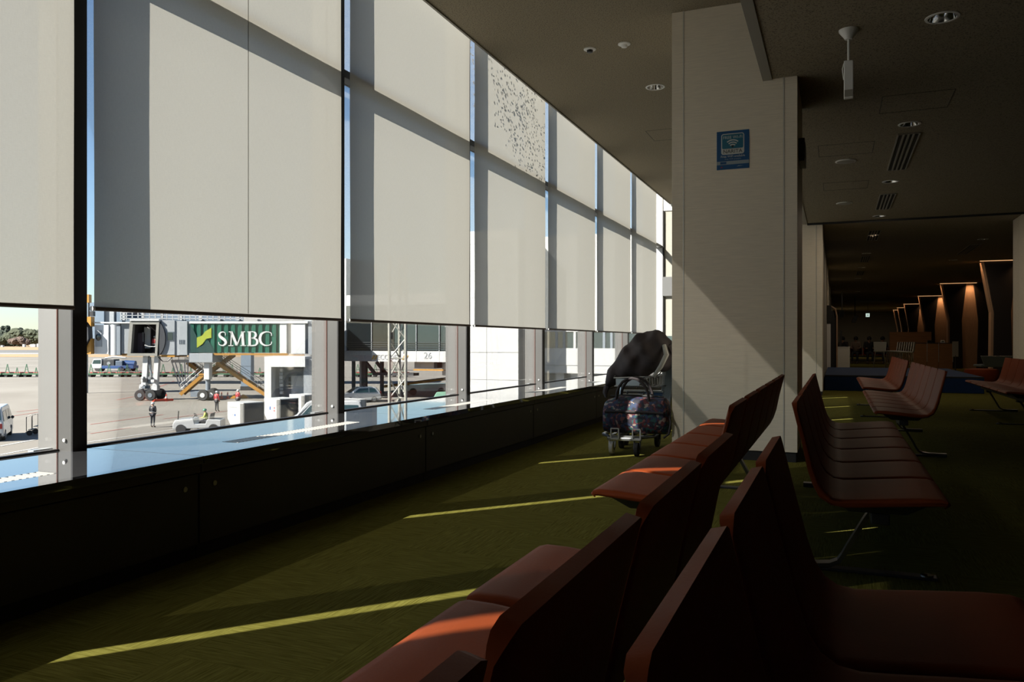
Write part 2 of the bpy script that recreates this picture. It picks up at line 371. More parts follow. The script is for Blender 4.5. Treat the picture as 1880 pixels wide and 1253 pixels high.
def plate(mb, x0, x1, y0, y1, z, holes):
    xs = sorted({x0, x1} | {h[0] - h[2] * 1.2 for h in holes} | {h[0] + h[2] * 1.2 for h in holes})
    ys = sorted({y0, y1} | {h[1] - h[2] * 1.2 for h in holes} | {h[1] + h[2] * 1.2 for h in holes})
    for i in range(len(xs) - 1):
        for j in range(len(ys) - 1):
            cx, cy = (xs[i] + xs[i + 1]) / 2, (ys[j] + ys[j + 1]) / 2
            if any(abs(cx - h[0]) < h[2] * 1.2 and abs(cy - h[1]) < h[2] * 1.2 for h in holes): continue
            mb.add([(xs[i], ys[j], z), (xs[i + 1], ys[j], z), (xs[i + 1], ys[j + 1], z), (xs[i], ys[j + 1], z)], [(0, 1, 2, 3)])
    for hx, hy, r in holes:
        n = 32; vs_ = []; fs = []
        for k in range(n):
            t = 2 * math.pi * k / n; c, s_ = math.cos(t), math.sin(t); q = 1.2 * r / max(abs(c), abs(s_))
            vs_ += [(hx + r * c, hy + r * s_, z), (hx + q * c, hy + q * s_, z)]
        for k in range(n):
            a = 2 * k; b = 2 * ((k + 1) % n); fs.append((a, a + 1, b + 1, b))
        mb.add(vs_, fs)

DL_IN = [on_z(u, v, ZI) for u, v in ((1730, 32), (1670, 228), (1635, 333.5), (1614, 397), (1604, 432))]
DL_IN += [Vector((0.72, y, ZI)) for y in (22.3, 26.5, 31.0)] + [Vector((3.0, y, ZI)) for y in (20.2, 25.0)] + [Vector((0.9, y, ZI)) for y in (39.0, 59.0)]  # the last pair of fittings is added to brighten the far end
DL_W = [on_z(1203, 160, ZW)]
DR = 0.095
mb = MB(); plate(mb, -3.29, -0.587, Y0, YEND, ZW, [(p.x, p.y, DR) for p in DL_W])
ce = struct(mb.build('ceiling', 'ceiling_board'), 'higher speckled ceiling along the windows')
mb = MB(); plate(mb, -0.51, XR, Y0, YFAR, ZI, [(p.x, p.y, DR) for p in DL_IN])
ci = struct(mb.build('ceiling', 'ceiling_board'), 'lower speckled ceiling of the inner hall')
MB().bx(-0.587, -0.51, Y0, YFAR, ZI - 0.012, ROOF).build('fascia', 'trim_paint', ci)
MB().bx(-0.587, -0.583, Y0, YFAR, ZI, ZW).build('fascia_face', 'ceiling_board', ci)
MB().bx(-3.31, -3.29, Y0, YEND, ZW - 0.015, ROOF).build('pocket_edge', 'trim_paint', ce)
struct(MB().bx(-3.72, XR + 0.3, Y0 - 0.3, YFAR + 0.3, ROOF, ROOF + 0.3).build('ceiling', 'wall_paint'), 'roof slab above the ceilings')
struct(MB().bx(-0.51, 3.2, 16.22, 16.27, ZI - 0.035, ZI + 0.001).build('trim_1', 'black_recess'), 'dark joint across the inner ceiling')
struct(MB().bx(XR, XR + 0.2, Y0, YFAR, -0.3, ROOF).build('wall_right', 'dark_wall'))
struct(MB().bx(-3.72, XR, Y0 - 0.2, Y0, -0.3, ROOF).build('wall_back', 'dark_wall'))
struct(MB().bx(-0.6, XR, YFAR, YFAR + 0.2, -0.3, ROOF).build('wall_front', 'wall_paint'))
wl = struct(MB().bx(-3.72, -3.56, Y0, YEND, -4.82, SILL - 0.035).build('wall_left', 'wall_paint'), 'outer wall below the windows')
struct(MB().bx(-3.72, -3.45, Y0, YM[-2], SILL - 0.035, ROOF).build('wall_left', 'wall_paint'))
# wall closing the window bay, with its own small window
we = struct(MB().bx(-3.05, -0.6, YEND, YEND + 0.2, -4.82, ROOF).build('wall_end', 'white_wall'))
MB().bx(-3.72, -3.465, YEND, YEND + 0.2, -4.82, ROOF).build('post', 'white_wall', we)
MB().bx(-3.465, -3.05, YEND, YEND + 0.2, -4.82, SILL).build('apron_panel', 'white_wall', we)
MB().bx(-3.465, -3.05, YEND + 0.02, YEND + 0.2, 3.86, ROOF).build('head', 'white_wall', we)
MB().bx(-3.465, -3.05, YEND - 0.03, YEND + 0.1, 2.02, 2.43).build('sash_band', 'facade_grey', we)
MB().bx(-3.465, -3.435, YEND + 0.0, YEND + 0.12, SILL, 3.86).build('frame', 'mullion_black', we)
for z0, z1 in ((2.43, 3.86), (1.16, 2.02)):
    MB().bx(-3.435, -3.05, YEND + 0.04, YEND + 0.046, z0, z1).build('screen', 'blind_fabric', we)
MB().bx(-3.435, -3.05, YEND + 0.07, YEND + 0.078, SILL, 3.86).build('pane', 'window_glass', we)
MB().bx(-0.6, -0.25, YEND + 0.2, YFAR, -0.3, ROOF).build('hall_side', 'wall_paint', we)
struct(MB().bx(-0.75, -0.587, Y0, Y0 + 0.02, 0, 0.02).build('trim_2', 'black_recess'))

# --- windows: a bay = pane below, pane above, mullion, transom
flake_rng = random.Random(3)
for k in range(-2, 8):
    ya = YM[k]; yb = YM[k + 1] if k < 7 else YEND
    w = sempty('window_%d' % (k + 3), (XG, ya, SILL), 'tall window bay number %d from the near end of the hall' % (k + 3))
    def L(x0, x1, y0, y1, z0, z1): return MB().bx(x0 - XG, x1 - XG, y0 - ya, y1 - ya, z0 - SILL, z1 - SILL)
    L(-3.715, XG - 0.004, ya, ya + 0.082, SILL - 0.03, ROOF).build('outer_fin', 'aluminium', w)
    L(XG + 0.006, -3.485, ya, ya + 0.082, SILL - 0.03, ROOF).build('mullion', 'aluminium', w)
    L(-3.485, -3.475, ya + 0.0005, ya + 0.082, SILL, ROOF).build('mullion_cap', 'mullion_black', w)
    L(XG - 0.002, XG + 0.004, ya - 0.004, ya + 0.08, SILL, ROOF).build('sealant', 'sealant', w)
    L(-3.655, -3.615, ya - 0.10, ya - 0.001, SILL - 0.015, SILL + 0.012).build('drain_clip', 'rail_steel', w)
    MB().tube([(XG + 0.055 - XG, -0.003, 0.055), (XG + 0.055 - XG, -0.009, 0.055)], 0.009, 10).build('screw_cap', 'white_plastic', w)
    L(XG - 0.006, XG + 0.006, ya + 0.08, yb, SILL, 3.06).build('pane', 'window_glass', w)
    L(XG - 0.006, XG + 0.006, ya + 0.08, yb, 3.12, ROOF).build('pane', 'window_glass', w)
    L(-3.60, -3.49, ya + 0.082, yb, 3.06, 3.12).build('transom', 'aluminium', w)
    L(-3.49, -3.484, ya + 0.082, yb, 3.062, 3.118).build('transom_cap', 'mullion_black', w)
    L(XG - 0.02, XG + 0.012, ya + 0.082, yb, SILL - 0.03, SILL + 0.008).build('gasket', 'mullion_black', w)
    if k == 3:
        fl = MB()
        for i in range(520):
            cl = flake_rng.choice([(0.2, 0.75), (0.55, 0.55), (0.45, 0.3), (0.8, 0.45), (0.3, 0.5), (0.7, 0.8), (0.5, 0.85), (0.75, 0.15)])
            y = ya + 0.18 + 1.9 * min(0.98, max(0.02, flake_rng.gauss(cl[0], 0.13))); z = 3.16 + 1.15 * min(0.99, max(0.02, flake_rng.gauss(cl[1], 0.13)))
            a = 0.009 + 0.022 * flake_rng.random() ** 2; b = 0.006 + 0.009 * flake_rng.random(); t = flake_rng.uniform(-1.0, 0.3)
            pts = []
            for q in range(6):
                th = q * math.pi / 3; rr = flake_rng.uniform(0.7, 1.2)
                py, pz = a * rr * math.cos(th), b * rr * math.sin(th)
                pts.append((y - ya + py * math.cos(t) - pz * math.sin(t), z - SILL + py * math.sin(t) + pz * math.cos(t)))
            fl.prism(pts, lambda p: (-0.0095, p[0], p[1]), lambda p: (-0.0065, p[0], p[1]))
        tag(fl.build('film_flakes', 'facade_grey', w), 'peeling specks of film on the upper pane', kind='stuff')

# --- sill slabs with linear grilles
sl = sempty('trim_3', (0, 0, SILL), 'dark polished window sill running the length of the windows')
JY = [YM[k] + 0.13 for k in range(8)]
gx0, gx1 = -3.075, -2.965
for k in range(8):
    ya = JY[k] if k else Y0; yb = JY[k + 1] if k < 7 else YEND
    g0, g1 = JY[k] + 0.45, JY[k] + 1.65
    m_ = MB()
    if k < 7:
        m_.bx(XG + 0.01, gx0, ya + 0.003, yb - 0.003, -0.035, 0.0).bx(gx1, XS, ya + 0.003, yb - 0.003, -0.035, 0.0)
        m_.bx(gx0, gx1, ya + 0.003, g0, -0.035, 0.0).bx(gx0, gx1, g1, yb - 0.003, -0.035, 0.0)
    else:
        m_.bx(XG + 0.01, XS, ya + 0.003, yb, -0.035, 0.0)
    m_.build('slab', 'sill_stone', sl)
    if k < 7:
        MB().bx(gx0, gx1, g0, g1, -0.05, -0.03).build('grille_tray', 'black_recess', sl)
        g = MB()
        n = 40
        for i in range(n):
            y = g0 + (i + 0.5) * (g1 - g0) / n
            g.bx(gx0 + 0.004, gx1 - 0.004, y - 0.006, y + 0.006, -0.02, 0.001)
        gg = g.build('grille', 'sill_slat', sl); gg['kind'] = 'stuff'
# --- convector cabinets below
names = ['nearest the camera at the left edge', 'second along, below the window with the green jet bridge', 'third along, below the window with the lattice mast', 'fourth along, below the blank white wall', 'fifth along, below the window before the luggage trolley', 'sixth along, beside the luggage trolley', 'last along, behind the luggage trolley']
for k in range(7):
    ya, yb = (JY[k] if k else Y0), JY[k + 1]
    if k == 6: yb = YEND
    c = thing('convector_cabinet', 'black convector cabinet under the sill, ' + names[k], 'cabinet', (XC, ya, 0), 0, 'convector cabinets under the window sill')
    MB().bx(-0.70, -0.02, 0.002, yb - ya - 0.002, 0.0, SILL - 0.036).build('body', 'black_recess', c)
    MB().bx(-0.03, 0.0, 0.006, yb - ya - 0.006, 0.07, SILL - 0.085).build('front_panel', 'cabinet_paint', c, bevel=0.003)
    MB().bx(-0.03, 0.012, 0.004, yb - ya - 0.004, SILL - 0.078, SILL - 0.036).build('top_rail', 'cabinet_paint', c)
    for yy in ((0.10,) if k == 0 else (0.10, yb - ya - 0.09)):
        if k == 0: yy = yb - ya - 0.09
        MB().tube([(-0.001, yy, 0.345), (0.006, yy, 0.345)], 0.0125, 14).build('lock', 'lock_metal', c)

# --- roller blinds
bl_lab = ['roller blind at the left edge of the photo, cut by the frame', 'widest whole roller blind, above the green jet bridge', 'roller blind above the lattice mast window', 'roller blind with a speckled upper part', 'roller blind just after the speckled one', 'second roller blind beyond the speckled one', 'farthest roller blind, above the luggage trolley', 'first roller blind out of view, by the back wall', 'second roller blind out of view, before the left edge']
for k in (0, 1, 2, 3, 4, 5, 6, -2, -1):
    ya, yb = YM[k] + 0.078, YM[k + 1] - 0.034
    b = thing('roller_blind', bl_lab[k] + ', pale woven fabric', 'blind', (XB, ya, 1.20), 0, 'roller blinds along the windows')
    h = ROOF - 0.07 - 1.20; w_ = yb - ya
    m_ = MB(); nx, nz = 10, 14
    for j in range(nz + 1):
        for i in range(nx + 1):
            wob = 0.004 * math.sin(i * 0.9 + k) * (1 - j / nz) + 0.002 * math.sin(j * 0.8 + i)
            m_.v.append((wob, w_ * i / nx, h * j / nz))
    for j in range(nz):
        for i in range(nx):
            a = j * (nx + 1) + i; m_.f.append((a, a + 1, a + nx + 2, a + nx + 1))
    m_.build('fabric', 'blind_fabric', b, smooth=True)
    MB().tube([(0, 0.0, -0.004), (0, w_, -0.004)], 0.011, 10).build('bottom_bar', 'blind_bar', b, smooth=True)
    MB().tube([(0, -0.013, -0.004), (0, 0.0, -0.004)], 0.013, 10).build('end_cap', 'white_plastic', b, smooth=True)
    MB().tube([(0, 0.0, h), (0, w_, h)], 0.03, 12).build('roller', 'aluminium', b, smooth=True)
    if k == 1:
        MB().bx(0.003, 0.006, 1.12, 1.123, 0.01, h - 0.02).build('seam', 'trim_paint', b)

# --- pillars
def pillar(x0, x1, y0, y1, zl, label, zr=ZI):
    c = thing('pillar', label, 'pillar', (x0, y0, 0), 0, 'clad pillars along the hall')
    W, D = x1 - x0, y1 - y0; b = 0.085
    MB().bx(0.03, W - 0.03, 0.03, D - 0.03, 0, zl).build('core', 'black_recess', c)
    for a0, a1 in ((0, 0.098), (0.108, W - 0.115), (0.105 + W - 0.21, W)):
        MB().bx(a0, a1, 0, 0.025, b, zl).build('panel', 'column_cladding', c, bevel=0.002)
    for a0 in (0.0985, W - 0.1145):
        MB().bx(a0, a0 + 0.009, -0.003, 0.03, b, zl).build('joint_strip', 'joint_trim', c)
    for yy0, yy1 in ((0.027, D / 2 - 0.005), (D / 2 + 0.005, D)):
        MB().bx(0, 0.025, yy0, yy1, b, zl).build('panel', 'column_cladding', c)
        MB().bx(W - 0.025, W, yy0, yy1, b, zl).build('panel', 'column_cladding', c)
    MB().bx(0.028, W - 0.028, D - 0.028, D - 0.002, b, zl).build('panel', 'column_cladding', c)
    MB().bx(0.012, W - 0.012, 0.012, D - 0.012, 0.0, b).build('plinth', 'black_recess', c)
    return c
PX0, PX1, PY = -1.372, -0.305, 7.2
pillar(PX0, PX1, PY, PY + 1.05, ZW, 'big pale clad pillar in the middle with the blue sign on it')
for i, y in enumerate((16.3, 25.4, 34.5, 43.6)):
    pillar(-1.25, -0.24 + 0.01 * i, y, y + 1.0, ZI, ['next pale pillar just behind the signed one', 'second pale pillar edge behind the signed one', 'third pale pillar edge behind the signed one', 'farthest pale pillar edge behind the signed one'][i])
pillar(3.06, 4.1, 16.3, 17.3, ZI, 'pale pillar at the right edge of the photo')
t = thing('door_closer_box', 'small dark box fixed high on the right side of the signed pillar', 'box', (PX1, 7.42, 2.62))
MB().bx(0.0, 0.05, 0, 0.35, 0, 0.20).build('housing', 'dark_metal', t, bevel=0.004)
MB().bx(0.05, 0.054, 0.04, 0.31, 0.03, 0.17).build('cover', 'black_plastic', t)

# --- sign on the pillar
a, b2 = on_y(1316, 313, PY), on_y(1375.5, 237.5, PY)
sw, sh = b2.x - a.x, on_y(1316, 243, PY).z - a.z
sg = thing('wifi_sign', 'blue notice about free wireless internet stuck on the pale pillar', 'sign', (a.x, PY, a.z))
MB().bx(0, sw, -0.004, 0, 0, sh).build('board', 'sign_blue', sg)
def rrect(x0, x1, z0, z1, r):
    pts = []
    for cx, cz, a0 in ((x1 - r, z1 - r, 0), (x0 + r, z1 - r, 90), (x0 + r, z0 + r, 180), (x1 - r, z0 + r, 270)):
        for q in range(5): t_ = R(a0 + q * 22.5); pts.append((cx + r * math.cos(t_), cz + r * math.sin(t_)))
    return pts
def flat(name, pts, y0, y1, m, p): return MB().prism(pts, lambda q: (q[0], y0, q[1]), lambda q: (q[0], y1, q[1])).build(name, m, p)
fx0, fx1, fz0, fz1 = sw * 0.14, sw * 0.85, sh * 0.385, sh * 0.93
flat('frame', rrect(fx0, fx1, fz0, fz1, 0.02), -0.006, -0.004, 'sign_white', sg)
flat('field', rrect(fx0 + 0.008, fx1 - 0.008, fz0 + sh * 0.15, fz1 - 0.008, 0.012), -0.0075, -0.006, 'sign_teal', sg)
mx_, mz_ = (fx0 + fx1) / 2, fz0 + sh * 0.19
for r_ in (0.038, 0.058, 0.078):
    pts = []
    for q in range(9): t_ = R(50 + q * 10); pts.append((mx_ + r_ * math.cos(t_), mz_ - 0.012 + r_ * math.sin(t_)))
    for q in range(8, -1, -1): t_ = R(50 + q * 10); pts.append((mx_ + (r_ - 0.010) * math.cos(t_), mz_ - 0.012 + (r_ - 0.010) * math.sin(t_)))
    flat('wave', pts, -0.009, -0.0075, 'sign_white', sg)
flat('dot', [(mx_ + 0.010 * math.cos(R(q * 30)), mz_ + 0.004 + 0.010 * math.sin(R(q * 30))) for q in range(12)], -0.009, -0.0075, 'sign_dark', sg)
RX = (R(90), 0, 0)
text('lettering', 'FREE Wi-Fi', 0.036, 0.0007, 'sign_white', sg, (mx_, -0.0085, fz1 - 0.036), RX)
text('lettering', 'NARITA', 0.046, 0.0007, 'sign_dark', sg, (mx_, -0.007, fz0 + sh * 0.075), RX)
text('lettering', 'Free WiFi available', 0.027, 0.0007, 'sign_white', sg, (sw * 0.5, -0.005, sh * 0.335), RX)
text('lettering', 'Free WiFi available', 0.018, 0.0007, 'sign_grey', sg, (sw * 0.5, -0.005, sh * 0.265), RX)
flat('band', [(0, sh * 0.125), (sw, sh * 0.125), (sw, sh * 0.215), (0, sh * 0.215)], -0.0055, -0.004, 'sign_grey', sg)
flat('badge', [(sw * 0.11, sh * 0.14), (sw * 0.30, sh * 0.14), (sw * 0.30, sh * 0.20), (sw * 0.11, sh * 0.20)], -0.0068, -0.0055, 'sign_blue', sg)
flat('red_mark', [(sw * 0.12, sh * 0.05), (sw * 0.19, sh * 0.05), (sw * 0.155, sh * 0.085)], -0.0055, -0.004, 'sign_red', sg)
flat('swoosh', [(sw * 0.62, sh * 0.06), (sw * 0.82, sh * 0.075), (sw * 0.68, sh * 0.085)], -0.0055, -0.004, 'sign_grey', sg)

# --- ceiling fittings
dl_lab = ['round recessed downlight nearest the top right corner', 'second recessed downlight from the top right', 'third recessed downlight from the top right, past the long air vent', 'fourth recessed downlight, small, before the dark ceiling joint', 'fifth recessed downlight, just past the ceiling joint', 'sixth recessed downlight, tiny in the far ceiling', 'seventh recessed downlight, tiny in the far ceiling', 'farthest recessed downlight in the far ceiling', 'downlight in the far right ceiling before the lit columns', 'downlight in the far right ceiling above the lit columns', 'added fill downlight above the seated travellers', 'added fill downlight close to the far end wall']
def downlight(p, z, label):
    d = thing('downlight', label, 'downlight', (p.x, p.y, z), 0, 'recessed ceiling downlights')
    MB().loft([[((DR + dr) * math.cos(R(k * 11.25)), (DR + dr) * math.sin(R(k * 11.25)), dz) for k in range(32)] for dr, dz in ((-0.002, 0.003), (-0.002, -0.006), (0.015, -0.004), (0.017, 0.0))], False).build('rim', 'white_plastic', d, smooth=True)
    MB().lathe([(DR - 0.002, 0.0), (DR - 0.008, 0.03), (DR - 0.022, 0.07), (DR - 0.04, 0.10)], (0, 0, 0), 32, False).build('reflector', 'chrome', d, smooth=True)
    MB().lathe([(DR - 0.04, 0.10), (0.001, 0.101)], (0, 0, 0), 24).build('lamp_plate', 'dark_metal', d)
for i, p in enumerate(DL_IN):
    downlight(p, ZI, dl_lab[i])
    if p.y > 14:                                   # weak fill lamps added under the far fittings to lift the dark hall
        ld = bpy.data.lights.new('far_fill_lamp', 'AREA'); ld.shape = 'DISK'; ld.size = 0.14; ld.energy = 9 if p.y < 45 else 40; ld.color = (1.0, 0.80, 0.58)
        lo = bpy.data.objects.new('far_fill_lamp', ld); COL.objects.link(lo); lo.location = (p.x, p.y, ZI - 0.01)
downlight(DL_W[0], ZW, 'recessed downlight in the bright ceiling left of the big pillar')
for (u, v), lab in (((1083, 90), 'smoke detector in the bright ceiling, left one of the pair'), ((1146, 80.5), 'flat smoke detector in the bright ceiling, right one of the pair')):
    p = on_z(u, v, ZW); d = thing('smoke_detector', 'small white ' + lab, 'detector', (p.x, p.y, ZW), 0, 'smoke detectors by the windows')
    MB().lathe([(0.062, 0.0), (0.062, -0.008), (0.05, -0.014)], (0, 0, 0), 24).build('base', 'white_plastic', d, smooth=False)
    MB().lathe([(0.032, -0.014), (0.028, -0.035), (0.012, -0.04)], (0, 0, 0), 16).build('head', 'black_plastic' if u < 1100 else 'white_plastic', d)
vents = [(0.735, 10.62, 1.95, 0.20), (0.735, 14.2, 1.5, 0.20), (0.735, 18.6, 1.7, 0.20), (0.735, 23.8, 1.7, 0.20), (0.735, 28.6, 1.6, 0.2), (3.0, 22.3, 2.2, 0.2)]
vl = ['large air vent with dark slots behind the hanging white box', 'second air vent behind the large slotted one', 'air vent just past the dark ceiling joint', 'fourth air vent along the inner ceiling', 'fifth and farthest air vent along the inner ceiling', 'long air vent in the far right ceiling']
for (x, y, ln, wd), lab in zip(vents, vl):
    v_ = thing('ceiling_vent', lab, 'vent', (x, y, ZI), 0, 'linear air vents in the inner ceiling')
    MB().bx(-wd / 2, wd / 2, -ln / 2, ln / 2, -0.004, 0.0).build('backing', 'black_recess', v_)
    f_ = MB(); f_.bx(-wd / 2 - 0.015, -wd / 2, -ln / 2, ln / 2, -0.012, 0).bx(wd / 2, wd / 2 + 0.015, -ln / 2, ln / 2, -0.012, 0).bx(-wd / 2, wd / 2, -ln / 2 - 0.015, -ln / 2, -0.012, 0).bx(-wd / 2, wd / 2, ln / 2, ln / 2 + 0.015, -0.012, 0)
    f_.build('frame', 'trim_paint', v_)
    for q in (-1, 0, 1): MB().bx(q * wd / 4 - 0.010, q * wd / 4 + 0.010, -ln / 2, ln / 2, -0.012, -0.004).build('slat', 'trim_paint', v_)
for (u, v), lab in (((1553, 296), 'round ceiling speaker right of the signed pillar, nearer one'), ((1550, 373), 'round ceiling speaker, farther one above the next pillar')):
    p = on_z(u, v, ZI); d = thing('ceiling_speaker', lab, 'speaker', (p.x, p.y, ZI), 0, 'round ceiling speakers')
    MB().lathe([(0.125, 0.0), (0.125, -0.008), (0.11, -0.012)], (0, 0, 0), 28).build('rim', 'white_plastic', d)
    MB().lathe([(0.108, -0.012), (0.02, -0.016)], (0, 0, 0), 28).build('grille', 'trim_paint', d)
for (u0, v0, u1, v1) in ((1615, 203, 1755, 163), (1503, 285, 1606, 259), (1512, 347, 1595, 331), (1193, 250, 1233, 236)):
    z = ZW if u0 == 1193 else ZI
    p, q = on_z(u0, v0, z), on_z(u1, v1, z); x0, x1 = min(p.x, q.x), max(p.x, q.x); y0, y1 = min(p.y, q.y), max(p.y, q.y)
    x1 = x0 + 0.6 if z == ZI else x0 + 0.45; y1 = y0 + 0.6
    m_ = MB(); e = 0.005
    m_.bx(x0, x1, y0, y0 + e, z - 0.002, z).bx(x0, x1, y1 - e, y1, z - 0.002, z).bx(x0, x0 + e, y0, y1, z - 0.002, z).bx(x1 - e, x1, y0, y1, z - 0.002, z)
    m_.build('access_panel', 'black_recess', ce if z == ZW else ci)
p = on_z(1558, 55, ZI)
h = thing('hanging_sensor', 'white slim box hanging on a rod from the inner ceiling', 'sensor', (p.x, p.y, ZI))
MB().lathe([(0.068, 0), (0.066, -0.012), (0.034, -0.055), (0.026, -0.07)], (0, 0, 0), 20).build('canopy', 'white_plastic', h, smooth=True)
MB().tube([(0, 0, -0.06), (0, 0, -0.225)], 0.009, 10).build('rod', 'white_plastic', h)
MB().bx(-0.032, 0.032, -0.02, 0.02, -0.50, -0.225).build('housing', 'white_plastic', h, bevel=0.006)
MB().bx(-0.028, 0.028, -0.0225, -0.0195, -0.49, -0.44).build('label_plate', 'trim_paint', h)
MB().tube([(-0.032, 0, -0.24), (-0.042, 0, -0.28), (-0.034, 0, -0.36)], 0.004, 6).build('cable', 'white_plastic', h)

# --- beam seating
PITCH = 0.54
def seat_profile():
    top = [(-0.015, 0.418), (-0.003, 0.432), (0.022, 0.439), (0.085, 0.438), (0.20, 0.428), (0.30, 0.418), (0.355, 0.414), (0.395, 0.420), (0.425, 0.440), (0.447, 0.475), (0.465, 0.53), (0.492, 0.635), (0.530, 0.79)]
    out = []
    for i, p in enumerate(top):
        a = Vector(top[max(i - 1, 0)]); b = Vector(top[min(i + 1, len(top) - 1)]); d = (b - a).normalized(); n = Vector((d.y, -d.x))
        th = 0.020 + 0.012 * min(1, i / 3) - (0.005 if i > 8 else 0) - (0.006 if i > 10 else 0)
        out.append((Vector(p), Vector(p) + n * th))
    return out
SP = seat_profile(); SPLIT = 7
def shell(name, i0, i1, width, parent, loc, round_top=False):
    rings = []
    hw = width / 2; off = [0.0, 0.004, 0.012, 0.030]
    ys = [-hw + o for o in off] + [-width / 5, width / 5] + [hw - o for o in reversed(off)]
    ins = [0.011, 0.005, 0.001, 0, 0, 0, 0, 0.001, 0.005, 0.011]; rnd_ = [0.030, 0.017, 0.007, 0, 0, 0, 0, 0.007, 0.017, 0.030]
    for y, s_ in zip(ys, ins):
        t_, b_ = [], []
        for i in range(i0, i1 + 1):
            p, q = SP[i]; mid = (p + q) / 2; h_ = (p - q) / 2 * (1 - s_ / 0.018)
            a, c = mid + h_, mid - h_
            k = rnd_[ys.index(y)]
            if round_top and i == i1:
                dd = (SP[i1][0] - SP[i1 - 1][0]).normalized() * k; a, c = a - dd, c - dd
            if i == 0: a = a + Vector((k * 0.6, 0)); c = c + Vector((k * 0.6, 0))
            t_.append(a); b_.append(c)
        rings.append([(p.x, y, p.y) for p in t_] + [(p.x, y, p.y) for p in reversed(b_)])
    o = MB().loft(rings).build(name, 'seat_leather', parent, smooth=True, loc=loc)
    # keep the shading continuous over the bend where seat and backrest meet
    me = o.data; d = (SP[SPLIT + 1][0] - SP[SPLIT - 1][0]).normalized(); n = Vector((-d.y, 0, d.x)); e = Vector((d.x, 0, d.y))
    P0 = (SP[SPLIT][0] + SP[SPLIT][1]) / 2; nm = [v.vector.copy() for v in me.corner_normals]
    for f in me.polygons:
        if abs(f.normal.dot(e)) > 0.8 and abs((Vector((f.center.x, f.center.z)) - P0).dot(Vector((e.x, e.z)))) < 0.004: continue
        for li in f.loop_indices:
            c = me.vertices[me.loops[li].vertex_index].co
            if abs((Vector((c.x, c.z)) - P0).dot(Vector((e.x, e.z)))) < 0.003 and abs(f.normal.y) < 0.9:
                nm[li] = n if f.normal.dot(n) > 0 else -n
    me.normals_split_custom_set(nm)
    return o
proto = {}
def bench(n, x, y, facing, label):
    """facing -1: seats towards -X (the windows); +1: towards +X. y is the near end."""
    b = thing('beam_seating', label, 'bench', (x, y if facing < 0 else y + n * PITCH, 0), 0 if facing < 0 else math.pi, 'rust leather beam seating')
    for i in range(n):
        yy = (i + 0.5) * PITCH
        if not proto:
            proto['seat'] = shell('seat', 0, SPLIT, 0.515, b, (0, yy, 0)); proto['backrest'] = shell('backrest', SPLIT, len(SP) - 1, 0.515, b, (0, yy, 0), True)
            m_ = MB().hexa([(0.13, -0.17, 0.355), (0.34, -0.17, 0.355), (0.34, 0.17, 0.355), (0.13, 0.17, 0.355)], [(0.06, -0.21, 0.402), (0.37, -0.21, 0.385), (0.37, 0.21, 0.385), (0.06, 0.21, 0.402)])
            proto['bracket'] = m_.build('seat_bracket', 'dark_metal', b, bevel=0.004, loc=(0, yy, 0))
        else:
            for k_ in ('seat', 'backrest', 'bracket'): share(proto[k_], b, (0, yy, 0))
    MB().bx(0.19, 0.26, 0.10, n * PITCH - 0.10, 0.31, 0.355).build('beam', 'dark_metal', b, bevel=0.005)
    for yy in (PITCH * 1.0, PITCH * (n - 1)):
        lg = MB(); path = [(0.225, 0.31), (0.27, 0.235), (0.335, 0.115), (0.355, 0.075), (0.375, 0.045), (0.41, 0.028), (0.46, 0.022), (0.60, 0.022)]
        lg.loft([[(px + nx * 0.009, yy - 0.03, pz + nz * 0.009), (px + nx * 0.009, yy + 0.03, pz + nz * 0.009), (px - nx * 0.009, yy + 0.03, pz - nz * 0.009), (px - nx * 0.009, yy - 0.03, pz - nz * 0.009)]
                 for (px, pz), (nx, nz) in zip(path, [((path[min(i + 1, 7)][1] - path[max(i - 1, 0)][1]) / math.dist(path[min(i + 1, 7)], path[max(i - 1, 0)]), -(path[min(i + 1, 7)][0] - path[max(i - 1, 0)][0]) / math.dist(path[min(i + 1, 7)], path[max(i - 1, 0)])) for i in range(8)])])
        L_ = lg.build('leg', 'leg_metal', b)
        MB().bx(-0.02, 0.60, yy - 0.03, yy + 0.03, 0.0, 0.014).build('floor_bar', 'dark_metal', L_, bevel=0.003)
        MB().bx(0.20, 0.26, yy - 0.05, yy + 0.05, 0.28, 0.31).build('clamp', 'dark_metal', L_)
        for px in (0.02, 0.56):
            MB().lathe([(0.026, 0.014), (0.026, 0.020), (0.012, 0.024)], (px, yy, 0), 16).build('glide', 'chrome', L_)
    return b
# name, seats, X of seat front, Y of near end, facing
bench(4, -0.803, 0.06, -1, 'nearest rust bench facing the windows, at the bottom middle')
bench(6, -0.905, 3.07, -1, 'rust bench facing the windows just before the pale pillar')
bench(3, 0.398, 0.57, 1, 'nearest rust bench facing inward, bottom right corner')
bench(6, 0.385, 3.34, 1, 'rust bench facing inward, in the middle right of the floor')
bench(6, 0.315, 7.52, -1, 'rust bench facing left across the aisle, seen from its end')
bench(6, 0.33, 11.45, -1, 'rust bench right behind the one facing left, before the blue platform')
bench(6, 1.88, 11.0, -1, 'rust bench at the right edge, its seats towards the aisle')
bench(4, -0.80, 9.6, 1, 'rust bench behind the signed pillar, one back tip showing')

